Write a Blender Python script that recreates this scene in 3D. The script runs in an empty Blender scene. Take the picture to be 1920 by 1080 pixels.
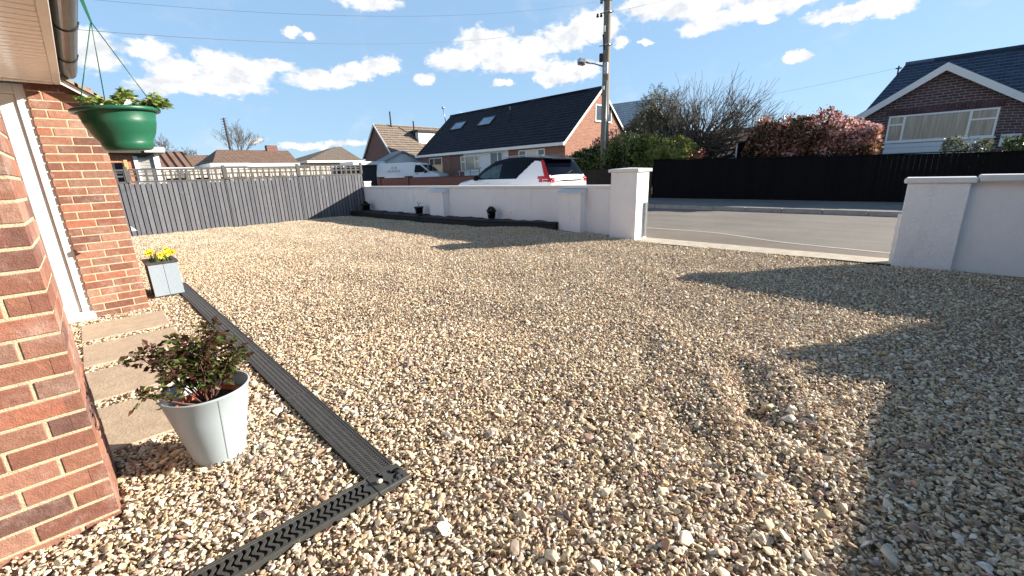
import bpy, bmesh, math, random
import numpy as np
from mathutils import Vector, Matrix
rad = math.radians
random.seed(7); rng = np.random.default_rng(7)
sc = bpy.context.scene
COL = sc.collection

# ------------------------------------------------------------------ camera
EYE = Vector((0, 0, 1.25))
ROT = Matrix(((0.7044236828839746, 0.20789089177795347, -0.6786520847296829),
              (-0.7090646347097743, 0.1632049597777669, -0.6859967091086018),
              (-0.03185308142192304, 0.9644405208304474, 0.26237351806960935)))
FPX = 790.0
cd = bpy.data.cameras.new('camera'); cam = bpy.data.objects.new('camera', cd); COL.objects.link(cam)
cam.matrix_world = Matrix.Translation(EYE) @ ROT.to_4x4()
cd.sensor_width = 36; cd.lens = 36 * FPX / 1920; cd.clip_start = 0.05; cd.clip_end = 2000
sc.camera = cam

# ------------------------------------------------------------------ light
SUN_DIR = Vector((2.15, -1.63, 1.0)).normalized()          # towards the sun
SUN_EL = math.asin(SUN_DIR.z)
ld = bpy.data.lights.new('sun', 'SUN'); ld.energy = 5.0; ld.angle = rad(0.5); ld.color = (1.0, 0.905, 0.785)
sun = bpy.data.objects.new('sun', ld); COL.objects.link(sun)
sun.rotation_euler = SUN_DIR.to_track_quat('Z', 'Y').to_euler(); sun.location = (5, -5, 20)
sc.view_settings.view_transform = 'Standard'; sc.view_settings.look = 'None'
sc.view_settings.exposure = 1.3; sc.view_settings.gamma = 1.0
sc.cycles.max_bounces = 6; sc.cycles.transparent_max_bounces = 6

# clouds: (azimuth, elevation, half width, half height) in radians
CLOUDS = [(1.346,0.213,0.0266,0.0169),(1.398,0.184,0.0476,0.025),(1.307,0.199,0.0532,0.0218),(1.248,0.21,0.0392,0.0116),(1.354,0.171,0.0773,0.0175),(1.439,0.164,0.0336,0.0133),(1.435,0.217,0.0331,0.0158),(1.509,0.207,0.036,0.0283),(1.171,0.191,0.0587,0.016),(1.108,0.207,0.0419,0.0133),(1.052,0.223,0.0365,0.0161),(1.062,0.327,0.0571,0.0142),(1.208,0.269,0.0188,0.0077),(1.181,0.264,0.0135,0.007),(0.825,0.251,0.0681,0.0337),(0.9,0.233,0.051,0.0211),(0.841,0.271,0.0338,0.0185),(0.769,0.233,0.0683,0.025),(0.717,0.255,0.0506,0.0188),(0.661,0.266,0.0497,0.0239),(0.604,0.282,0.0484,0.0267),(0.579,0.274,0.03,0.0198),(0.729,0.219,0.0569,0.0137),(0.661,0.2,0.0585,0.0198),(0.616,0.205,0.0311,0.0147),(0.695,0.192,0.032,0.0121),(0.964,0.198,0.0191,0.0109),(0.799,0.185,0.0232,0.0071),(0.422,0.296,0.1068,0.0216),(0.497,0.307,0.0502,0.0185),(0.372,0.265,0.0505,0.0144),(0.4,0.257,0.0333,0.0113),(0.284,0.273,0.0739,0.0161),(0.157,0.244,0.0627,0.0115),(0.102,0.236,0.0275,0.0125),(0.163,0.234,0.0325,0.0093),(0.286,0.254,0.0188,0.0066),(0.225,0.189,0.0179,0.0111),(0.235,0.184,0.0149,0.0069),(0.545,0.251,0.0149,0.0092),(0.499,0.245,0.0187,0.0046),(1.218,0.069,0.0504,0.0072),(1.147,0.073,0.0479,0.0063),(1.302,0.079,0.0182,0.0049),
          (0.75,0.45,0.12,0.05),(1.1,0.5,0.1,0.04),(0.2,0.42,0.15,0.05),(-0.4,0.3,0.12,0.03),(2.0,0.25,0.12,0.04),(2.6,0.4,0.2,0.06)]

def build_world():
    w = bpy.data.worlds.new('World'); sc.world = w; w.use_nodes = True
    nt = w.node_tree; N = nt.nodes; L = nt.links; N.clear()
    out = N.new('ShaderNodeOutputWorld'); bg = N.new('ShaderNodeBackground'); L.new(bg.outputs[0], out.inputs[0])
    sky = N.new('ShaderNodeTexSky'); sky.sky_type = 'NISHITA'; sky.sun_disc = False
    sky.sun_elevation = SUN_EL; sky.sun_rotation = math.atan2(SUN_DIR.x, SUN_DIR.y)
    sky.air_density = 1.0; sky.dust_density = 0.3; sky.ozone_density = 2.0
    def M(op, a, b=None, c=None):
        n = N.new('ShaderNodeMath'); n.operation = op
        for i, v in enumerate((a, b, c)):
            if v is None: continue
            if isinstance(v, (int, float)): n.inputs[i].default_value = v
            else: L.new(v, n.inputs[i])
        return n.outputs[0]
    def VM(op, a, b):
        n = N.new('ShaderNodeVectorMath'); n.operation = op
        for i, v in enumerate((a, b)):
            if isinstance(v, tuple): n.inputs[i].default_value = v
            else: L.new(v, n.inputs[i])
        return n
    tc = N.new('ShaderNodeTexCoord')
    sx = N.new('ShaderNodeSeparateXYZ'); L.new(tc.outputs['Generated'], sx.inputs[0])
    az = M('ARCTAN2', sx.outputs[1], sx.outputs[0]); el = M('ARCSINE', sx.outputs[2])
    cb = N.new('ShaderNodeCombineXYZ'); L.new(az, cb.inputs[0]); L.new(el, cb.inputs[1])
    def noise(scale, detail, rough=0.55, off=(0,0,0)):
        m = VM('ADD', cb.outputs[0], off); m2 = VM('MULTIPLY', m.outputs[0], (1.0, 1.5, 1.0))
        n = N.new('ShaderNodeTexNoise'); n.inputs['Scale'].default_value = scale; n.inputs['Detail'].default_value = detail
        n.inputs['Roughness'].default_value = rough; L.new(m2.outputs[0], n.inputs['Vector']); return n
    warp = noise(30, 5, 0.6)
    wv = VM('SUBTRACT', warp.outputs['Color'], (0.5, 0.5, 0.5)); wv = VM('MULTIPLY', wv.outputs[0], (0.05, 0.03, 0.0))
    P = VM('ADD', cb.outputs[0], wv.outputs[0]).outputs[0]
    best = None; bot = None
    for (a, e, ra, re) in CLOUDS:
        d = VM('SUBTRACT', P, (a, e, 0.0)); d = VM('MULTIPLY', d.outputs[0], (1/ra/1.12, 1/re/1.12, 0.0))
        ln = N.new('ShaderNodeVectorMath'); ln.operation = 'LENGTH'; L.new(d.outputs[0], ln.inputs[0])
        f = M('SUBTRACT', 1.15, ln.outputs['Value'])
        best = f if best is None else M('SMOOTH_MAX', best, f, 0.25)
    n1 = noise(55, 7, 0.62, (3, 1, 0))
    fld = M('ADD', best, M('MULTIPLY', M('SUBTRACT', n1.outputs['Fac'], 0.5), 1.1))
    mr = N.new('ShaderNodeMapRange'); mr.interpolation_type = 'SMOOTHSTEP'; L.new(fld, mr.inputs[0])
    mr.inputs[1].default_value = 0.0; mr.inputs[2].default_value = 0.5
    # faint streaks of thin cloud low in the sky
    n2 = noise(7, 6, 0.6, (9, 4, 0))
    mr2 = N.new('ShaderNodeMapRange'); mr2.interpolation_type = 'SMOOTHSTEP'; L.new(n2.outputs['Fac'], mr2.inputs[0])
    mr2.inputs[1].default_value = 0.52; mr2.inputs[2].default_value = 0.8; mr2.inputs[4].default_value = 0.22
    mask = M('MAXIMUM', mr.outputs[0], mr2.outputs[0])
    # inside the clouds: thicker parts are greyer
    n3 = noise(24, 5, 0.55, (1, 7, 0))
    cr = N.new('ShaderNodeValToRGB'); L.new(n3.outputs['Fac'], cr.inputs[0])
    cr.color_ramp.elements[0].position = 0.36; cr.color_ramp.elements[0].color = (3.1, 3.2, 3.4, 1)
    cr.color_ramp.elements[1].position = 0.56; cr.color_ramp.elements[1].color = (4.3, 4.25, 4.2, 1)
    tint = N.new('ShaderNodeMix'); tint.data_type = 'RGBA'; tint.blend_type = 'MULTIPLY'; tint.inputs[0].default_value = 1.0
    gm = N.new('ShaderNodeGamma'); gm.inputs[1].default_value = 0.30; L.new(sky.outputs[0], gm.inputs[0])
    ze = N.new('ShaderNodeMapRange'); ze.interpolation_type = 'SMOOTHSTEP'; L.new(el, ze.inputs[0])      # a deeper blue overhead
    ze.inputs[1].default_value = 0.34; ze.inputs[2].default_value = 0.85; ze.inputs[3].default_value = 1.0; ze.inputs[4].default_value = 0.42
    zs = VM('SCALE', gm.outputs[0], (0, 0, 0)); L.new(ze.outputs[0], zs.inputs['Scale'])
    L.new(zs.outputs[0], tint.inputs[6]); tint.inputs[7].default_value = SKY_TINT
    mx = N.new('ShaderNodeMix'); mx.data_type = 'RGBA'; L.new(mask, mx.inputs[0])
    L.new(tint.outputs[2], mx.inputs[6]); L.new(cr.outputs[0], mx.inputs[7])
    L.new(mx.outputs[2], bg.inputs[0]); bg.inputs[1].default_value = 0.11
SKY_TINT = (1.20, 1.69, 2.24, 1)
build_world()

# ------------------------------------------------------------------ helpers
def sight(px, py, X=None, Y=None, Z=None):
    """the point of the world plane X, Y or Z = const. seen at a pixel of the 1920 x 1080 photograph"""
    d = ROT @ Vector((px - 960, -(py - 540), -FPX))
    if X is not None: t = (X - EYE.x) / d.x
    elif Y is not None: t = (Y - EYE.y) / d.y
    else: t = (Z - EYE.z) / d.z
    return EYE + d * t

def tag(o, label=None, cat=None, group=None, kind=None):
    if label: o['label'] = label
    if cat: o['category'] = cat
    if group: o['group'] = group
    if kind: o['kind'] = kind
    return o

def empty(name, loc=(0, 0, 0), label=None, cat=None, group=None):
    o = bpy.data.objects.new(name, None); COL.objects.link(o); o.location = loc; o.empty_display_size = 0.2
    return tag(o, label, cat, group)

class MB:
    def __init__(s): s.v = []; s.f = []; s.uv = []; s.m = []; s.sm = []; s.t = []
    def face(s, pts, uvs=None, m=0, smooth=False, tint=0.5):
        i = len(s.v); s.v += [tuple(p) for p in pts]; s.f.append(tuple(range(i, i + len(pts))))
        if uvs is None:
            a = Vector(pts[0]); b = Vector(pts[1]); u = (b - a)
            u = u.normalized() if u.length > 1e-9 else Vector((1, 0, 0))
            n = (b - a).cross(Vector(pts[2]) - a); n = n.normalized() if n.length > 1e-12 else Vector((0, 0, 1))
            w = n.cross(u)
            uvs = [((Vector(p) - a).dot(u), (Vector(p) - a).dot(w)) for p in pts]
        s.uv += uvs; s.m.append(m); s.sm.append(smooth); s.t += [tint] * len(pts)
    def wallq(s, a, b, z0, z1, m=0, tint=0.5):
        """vertical quad from plan point a to plan point b; uv in metres"""
        L_ = math.hypot(b[0]-a[0], b[1]-a[1])
        s.face([(a[0], a[1], z0), (b[0], b[1], z0), (b[0], b[1], z1), (a[0], a[1], z1)], [(0, z0), (L_, z0), (L_, z1), (0, z1)], m, tint=tint)
    def box(s, lo, hi, m=0, M=None, b=0.0, tint=0.5):
        x0, y0, z0 = lo; x1, y1, z1 = hi
        if b > 0:
            b = min(b, (x1-x0)*.45, (y1-y0)*.45, (z1-z0)*.45)
            P = {}
            for ix, X in enumerate((x0, x1)):
                for iy, Y in enumerate((y0, y1)):
                    for iz, Z in enumerate((z0, z1)):
                        sx = b if ix == 0 else -b; sy = b if iy == 0 else -b; sz = b if iz == 0 else -b
                        P[ix, iy, iz] = ((X, Y+sy, Z+sz), (X+sx, Y, Z+sz), (X+sx, Y+sy, Z))
            F = []
            for i, qs in ((0, ((0,0),(0,1),(1,1),(1,0))), (1, ((0,0),(1,0),(1,1),(0,1)))):
                F.append([P[i, q[0], q[1]][0] for q in qs][::(1 if i == 0 else 1)])
            for i, qs in ((0, ((0,0),(1,0),(1,1),(0,1))), (1, ((0,0),(0,1),(1,1),(1,0)))):
                F.append([P[q[0], i, q[1]][1] for q in qs])
            for i, qs in ((0, ((0,0),(0,1),(1,1),(1,0))), (1, ((0,0),(1,0),(1,1),(0,1)))):
                F.append([P[q[0], q[1], i][2] for q in qs])
            for i in (0, 1):
                for j in (0, 1):
                    F.append([P[i,j,0][0], P[i,j,0][1], P[i,j,1][1], P[i,j,1][0]])
                    F.append([P[i,0,j][0], P[i,0,j][2], P[i,1,j][2], P[i,1,j][0]])
                    F.append([P[0,i,j][1], P[0,i,j][2], P[1,i,j][2], P[1,i,j][1]])
                    for k in (0, 1): F.append(list(P[i,j,k]))
            c = Vector(((x0+x1)/2, (y0+y1)/2, (z0+z1)/2))
            for f in F:
                fv = [Vector(p) for p in f]
                n = (fv[1]-fv[0]).cross(fv[2]-fv[1]); mid = sum(fv, Vector()) / len(fv)
                if n.dot(mid - c) < 0: f = f[::-1]
                uv = s.boxuv(f)
                if M is not None: f = [M @ Vector(p) for p in f]
                s.face(f, uv, m, tint=tint)
            return
        F = [[(x0,y0,z0),(x1,y0,z0),(x1,y0,z1),(x0,y0,z1)], [(x1,y1,z0),(x0,y1,z0),(x0,y1,z1),(x1,y1,z1)],
             [(x0,y1,z0),(x0,y0,z0),(x0,y0,z1),(x0,y1,z1)], [(x1,y0,z0),(x1,y1,z0),(x1,y1,z1),(x1,y0,z1)],
             [(x0,y0,z1),(x1,y0,z1),(x1,y1,z1),(x0,y1,z1)], [(x0,y1,z0),(x1,y1,z0),(x1,y0,z0),(x0,y0,z0)]]
        for f in F:
            uv = s.boxuv(f)
            if M is not None: f = [M @ Vector(p) for p in f]
            s.face(f, uv, m, tint=tint)
    def boxuv(s, f):
        a, b, c = Vector(f[0]), Vector(f[1]), Vector(f[2]); n = (b-a).cross(c-b)
        ax = max(range(3), key=lambda i: abs(n[i]))
        if ax == 2: return [(p[0], p[1]) for p in f]
        if ax == 1: return [(p[0], p[2]) for p in f]
        return [(p[1], p[2]) for p in f]
    def tube(s, pts, radii, n=8, m=0, cap=True, smooth=True, tint=0.5):
        pts = [Vector(p) for p in pts]
        if isinstance(radii, (int, float)): radii = [radii] * len(pts)
        rings = []; up = Vector((0, 0, 1)); prev = None
        for i, p in enumerate(pts):
            d = (pts[min(i+1, len(pts)-1)] - pts[max(i-1, 0)]); d = d.normalized() if d.length > 1e-9 else Vector((0, 0, 1))
            if prev is None:
                r = d.cross(up) if abs(d.z) < 0.95 else d.cross(Vector((1, 0, 0)))
            else: r = prev - d * prev.dot(d)
            r = r.normalized() if r.length > 1e-9 else Vector((1, 0, 0)); prev = r; q = d.cross(r)
            base = len(s.v)
            s.v += [tuple(p + (r * math.cos(2*math.pi*k/n) + q * math.sin(2*math.pi*k/n)) * radii[i]) for k in range(n)]
            rings.append(base)
        for i in range(len(pts)-1):
            a, b = rings[i], rings[i+1]
            for k in range(n):
                k2 = (k+1) % n; s.f.append((a+k, a+k2, b+k2, b+k))
                s.uv += [(k/n, i), ((k+1)/n, i), ((k+1)/n, i+1), (k/n, i+1)]; s.m.append(m); s.sm.append(smooth); s.t += [tint]*4
        if cap:
            for a, rev in ((rings[0], True), (rings[-1], False)):
                l = list(range(a, a+n)); l = l[::-1] if rev else l
                s.f.append(tuple(l)); s.uv += [(0, 0)]*n; s.m.append(m); s.sm.append(False); s.t += [tint]*n
    def lathe(s, prof, c=(0, 0, 0), n=40, m=0, M=None, smooth=True, uvr=None):
        rings = []
        for (r, z) in prof:
            base = len(s.v)
            for k in range(n):
                p = Vector((r*math.cos(2*math.pi*k/n), r*math.sin(2*math.pi*k/n), z))
                if M is not None: p = M @ p
                s.v.append(tuple(p + Vector(c)))
            rings.append(base)
        for i in range(len(prof)-1):
            a, b = rings[i], rings[i+1]
            for k in range(n):
                k2 = (k+1) % n; s.f.append((a+k, a+k2, b+k2, b+k))
                s.uv += [(k/n, prof[i][1]), ((k+1)/n, prof[i][1]), ((k+1)/n, prof[i+1][1]), (k/n, prof[i+1][1])]
                s.m.append(m); s.sm.append(smooth); s.t += [0.5]*4
    def prism(s, poly, d, m=0):
        """poly: list of 3-D points of a flat face; d: extrusion vector"""
        P = [Vector(p) for p in poly]; d = Vector(d)
        n = Vector()
        for i in range(len(P)): n += P[i].cross(P[(i+1) % len(P)])
        if n.dot(d) > 0: P = P[::-1]
        s.face(P, None, m); s.face([p + d for p in P[::-1]], None, m)
        for i in range(len(P)):
            a, b = P[i], P[(i+1) % len(P)]
            s.face([b, a, a + d, b + d], None, m)
    def build(s, name, mats, parent=None):
        me = bpy.data.meshes.new(name); me.from_pydata(s.v, [], s.f)
        uvl = me.uv_layers.new(name='UVMap'); uvl.data.foreach_set('uv', np.array(s.uv, dtype=np.float32).ravel())
        ta = me.attributes.new('tint', 'FLOAT', 'CORNER'); ta.data.foreach_set('value', np.array(s.t, dtype=np.float32))
        me.polygons.foreach_set('material_index', s.m); me.polygons.foreach_set('use_smooth', s.sm)
        for mm in (mats if isinstance(mats, (list, tuple)) else [mats]): me.materials.append(mm)
        me.update()
        if parent is not None:
            me.transform(world_of(parent).inverted())
        o = bpy.data.objects.new(name, me); COL.objects.link(o)
        if parent is not None: o.parent = parent
        return o
def world_of(p):
    mw = Matrix.Identity(4)
    while p is not None:
        mw = Matrix.LocRotScale(p.location, p.rotation_euler, p.scale) @ mw; p = p.parent
    return mw

def fast_mesh(name, verts, quads, mats, parent=None, tint=None, smooth=False, tris=False):
    k = 3 if tris else 4
    me = bpy.data.meshes.new(name)
    nv, nf = len(verts), len(quads)
    me.vertices.add(nv); me.vertices.foreach_set('co', np.asarray(verts, dtype=np.float32).ravel())
    me.loops.add(nf*k); me.loops.foreach_set('vertex_index', np.asarray(quads, dtype=np.int32).ravel())
    me.polygons.add(nf); me.polygons.foreach_set('loop_start', np.arange(0, nf*k, k, dtype=np.int32))
    me.polygons.foreach_set('loop_total', np.full(nf, k, dtype=np.int32))
    me.polygons.foreach_set('use_smooth', np.full(nf, smooth))
    if tint is not None:
        ta = me.attributes.new('tint', 'FLOAT', 'FACE'); ta.data.foreach_set('value', np.asarray(tint, dtype=np.float32))
    for mm in (mats if isinstance(mats, (list, tuple)) else [mats]): me.materials.append(mm)
    me.update(calc_edges=True)
    if parent is not None: me.transform(world_of(parent).inverted())
    o = bpy.data.objects.new(name, me); COL.objects.link(o)
    if parent is not None: o.parent = parent
    return o

# ------------------------------------------------------------------ materials
class NT:
    def __init__(s, name):
        s.mat = bpy.data.materials.new(name); s.mat.use_nodes = True
        s.t = s.mat.node_tree; s.N = s.t.nodes; s.L = s.t.links
        s.p = s.N['Principled BSDF']; s.out = s.N['Material Output']
    def set(s, sock, v):
        if isinstance(v, (int, float, tuple)): s.p.inputs[sock].default_value = v if not (isinstance(v, tuple) and len(v) == 3) else (*v, 1)
        else: s.L.new(v, s.p.inputs[sock])
    def n(s, t, **kw):
        nd = s.N.new(t)
        for k, v in kw.items(): setattr(nd, k, v)
        return nd
    def coord(s, kind='Object', scale=(1, 1, 1)):
        tc = s.n('ShaderNodeTexCoord'); mp = s.n('ShaderNodeMapping'); mp.inputs['Scale'].default_value = scale
        s.L.new(tc.outputs[kind], mp.inputs[0]); return mp.outputs[0]
    def noise(s, vec, scale, detail=4, rough=0.55):
        nd = s.n('ShaderNodeTexNoise'); nd.inputs['Scale'].default_value = scale; nd.inputs['Detail'].default_value = detail
        nd.inputs['Roughness'].default_value = rough; s.L.new(vec, nd.inputs['Vector']); return nd.outputs['Fac']
    def ramp(s, fac, stops, interp='LINEAR'):
        r = s.n('ShaderNodeValToRGB'); s.L.new(fac, r.inputs[0]); cr = r.color_ramp; cr.interpolation = interp
        while len(cr.elements) < len(stops): cr.elements.new(0.5)
        for e, (p, c) in zip(cr.elements, stops): e.position = p; e.color = (*c, 1)
        return r.outputs[0]
    def mix(s, fac, a, b, blend='MIX'):
        m = s.n('ShaderNodeMix', data_type='RGBA', blend_type=blend)
        for i, v in ((0, fac), (6, a), (7, b)):
            if isinstance(v, (int, float)): m.inputs[i].default_value = v
            elif isinstance(v, tuple): m.inputs[i].default_value = (*v, 1)
            else: s.L.new(v, m.inputs[i])
        return m.outputs[2]
    def math(s, op, a, b=None):
        m = s.n('ShaderNodeMath', operation=op)
        for i, v in ((0, a), (1, b)):
            if v is None: continue
            if isinstance(v, (int, float)): m.inputs[i].default_value = v
            else: s.L.new(v, m.inputs[i])
        return m.outputs[0]
    def bump(s, h, dist=0.01, strength=1.0, prev=None):
        b = s.n('ShaderNodeBump'); b.inputs['Strength'].default_value = strength; b.inputs['Distance'].default_value = dist
        s.L.new(h, b.inputs['Height'])
        if prev is not None: s.L.new(prev, b.inputs['Normal'])
        s.L.new(b.outputs[0], s.p.inputs['Normal']); return b.outputs[0]
    def attr(s, name='tint', typ='GEOMETRY'):
        a = s.n('ShaderNodeAttribute'); a.attribute_name = name; a.attribute_type = typ; return a.outputs['Fac']

def m_plain(name, col, rough=0.6, var=0.12, nscale=6.0, bump=0.0, bscale=60, metal=0.0, coat=0.0, spec=0.5, stretch=(1, 1, 1)):
    t = NT(name); c = t.coord('Object', stretch); f = t.noise(c, nscale, 5, 0.6)
    a = tuple(max(0, x*(1-var)) for x in col); b = tuple(min(1, x*(1+var)) for x in col)
    t.set('Base Color', t.ramp(f, [(0.3, a), (0.7, b)])); t.set('Roughness', rough); t.set('Metallic', metal)
    t.set('Coat Weight', coat); t.set('Specular IOR Level', spec)
    if bump > 0: t.bump(t.noise(c, bscale, 4, 0.6), bump)
    return t.mat

def m_brick(name, c1, c2, mortar, w=0.225, h=0.075, ms=0.006, var=0.5):
    t = NT(name); uv = t.coord('UV')
    b = t.n('ShaderNodeTexBrick'); t.L.new(uv, b.inputs['Vector']); b.inputs['Scale'].default_value = 1
    b.inputs['Brick Width'].default_value = w; b.inputs['Row Height'].default_value = h; b.inputs['Mortar Size'].default_value = ms
    b.inputs['Mortar Smooth'].default_value = 0.1; b.offset = 0.5
    b.inputs['Color1'].default_value = (*c1, 1); b.inputs['Color2'].default_value = (*c2, 1); b.inputs['Mortar'].default_value = (*mortar, 1)
    f = t.noise(uv, 9, 5, 0.65); col = t.mix(0.55, b.outputs['Color'], t.ramp(f, [(0.3, (0.55, 0.5, 0.5)), (0.75, (1.3, 1.25, 1.2))]), 'MULTIPLY')
    t.set('Base Color', col); t.set('Roughness', 0.88)
    t.bump(t.math('SUBTRACT', 1.0, b.outputs['Fac']), 0.006)
    return t.mat

def m_tile(name, c1, c2, w=0.30, h=0.32, prof=0.3, depth=0.03, lichen=None):
    """interlocking roof tiles: uv in metres, v up the slope"""
    t = NT(name); uv = t.coord('UV')
    b = t.n('ShaderNodeTexBrick'); t.L.new(uv, b.inputs['Vector']); b.inputs['Scale'].default_value = 1; b.offset = 0.5
    b.inputs['Brick Width'].default_value = w; b.inputs['Row Height'].default_value = h; b.inputs['Mortar Size'].default_value = 0.012
    b.inputs['Mortar Smooth'].default_value = 0.3
    b.inputs['Color1'].default_value = (*c1, 1); b.inputs['Color2'].default_value = (*c2, 1)
    b.inputs['Mortar'].default_value = (*[x*0.35 for x in c1], 1)
    f = t.noise(uv, 2.2, 6, 0.65); col = t.mix(0.7, b.outputs['Color'], t.ramp(f, [(0.3, (0.6, 0.6, 0.62)), (0.7, (1.35, 1.3, 1.25))]), 'MULTIPLY')
    if lichen:
        g = t.noise(uv, 14, 5, 0.7); g = t.ramp(g, [(0.58, (0, 0, 0)), (0.68, (1, 1, 1))]); col = t.mix(t.math('MULTIPLY', g, 0.55), col, lichen)
    t.set('Roughness', 0.85); t.set('Specular IOR Level', 0.25)
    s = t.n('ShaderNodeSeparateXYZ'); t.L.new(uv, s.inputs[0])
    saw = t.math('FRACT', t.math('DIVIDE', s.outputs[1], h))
    edge = t.math('MULTIPLY', t.math('LESS_THAN', saw, 0.22 if h < 1 else 0.0), t.noise(uv, 3.5, 5, 0.7)); col = t.mix(edge, col, tuple(min(1, x*3.2+.02) for x in c2))  # sunlit butt edges of the tiles, painted as paler bands in the colour
    t.set('Base Color', col); saw = t.math('SUBTRACT', 1.0, saw)
    wv = t.math('SINE', t.math('MULTIPLY', s.outputs[0], 2*math.pi/prof)); hh = t.math('ADD', saw, t.math('MULTIPLY', wv, 0.35 if prof != 0.3 else 0.10))
    t.bump(hh, depth)
    return t.mat

def m_leaf(name, stops, rough=0.45, trans=0.35, spec=0.5):
    t = NT(name); a = t.attr('tint'); col = t.ramp(a, stops)
    t.set('Base Color', col); t.set('Roughness', rough); t.set('Specular IOR Level', spec)
    tr = t.n('ShaderNodeBsdfTranslucent'); t.L.new(col, tr.inputs[0]); mx = t.n('ShaderNodeMixShader'); mx.inputs[0].default_value = trans
    t.L.new(t.p.outputs[0], mx.inputs[1]); t.L.new(tr.outputs[0], mx.inputs[2]); t.L.new(mx.outputs[0], t.out.inputs[0])
    return t.mat

def m_tintbrick():
    """the house's own bricks: each brick is real geometry with a tint value"""
    t = NT('house_brick'); a = t.attr('tint'); c = t.coord('Object')
    col = t.ramp(a, [(0.0, (0.15, 0.078, 0.062)), (0.15, (0.23, 0.095, 0.066)), (0.45, (0.31, 0.140, 0.088)), (0.7, (0.26, 0.150, 0.112)), (0.85, (0.37, 0.138, 0.082)), (1.0, (0.37, 0.215, 0.155))])
    f = t.noise(c, 26, 7, 0.7); col = t.mix(0.8, col, t.ramp(f, [(0.25, (0.62, 0.58, 0.58)), (0.55, (1.0, 1.0, 1.0)), (0.75, (1.35, 1.38, 1.4))]), 'MULTIPLY')
    g = t.noise(c, 7, 6, 0.7); g2 = t.noise(c, 110, 3, 0.6)
    g = t.math('MULTIPLY', t.math('SUBTRACT', g, 0.50), 4.0); g = t.math('MULTIPLY', g, t.math('MULTIPLY', t.math('SUBTRACT', g2, 0.25), 1.9))
    g = t.n('ShaderNodeClamp').outputs[0] if False else t.math('MINIMUM', t.math('MAXIMUM', g, 0.0), 0.6)
    col = t.mix(g, col, (0.52, 0.42, 0.37))
    t.set('Base Color', col); t.set('Roughness', 0.9)
    t.bump(t.math('ADD', t.noise(c, 180, 5, 0.7), t.math('MULTIPLY', t.noise(c, 30, 4, 0.6), 1.5)), 0.0035)
    return t.mat

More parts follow.
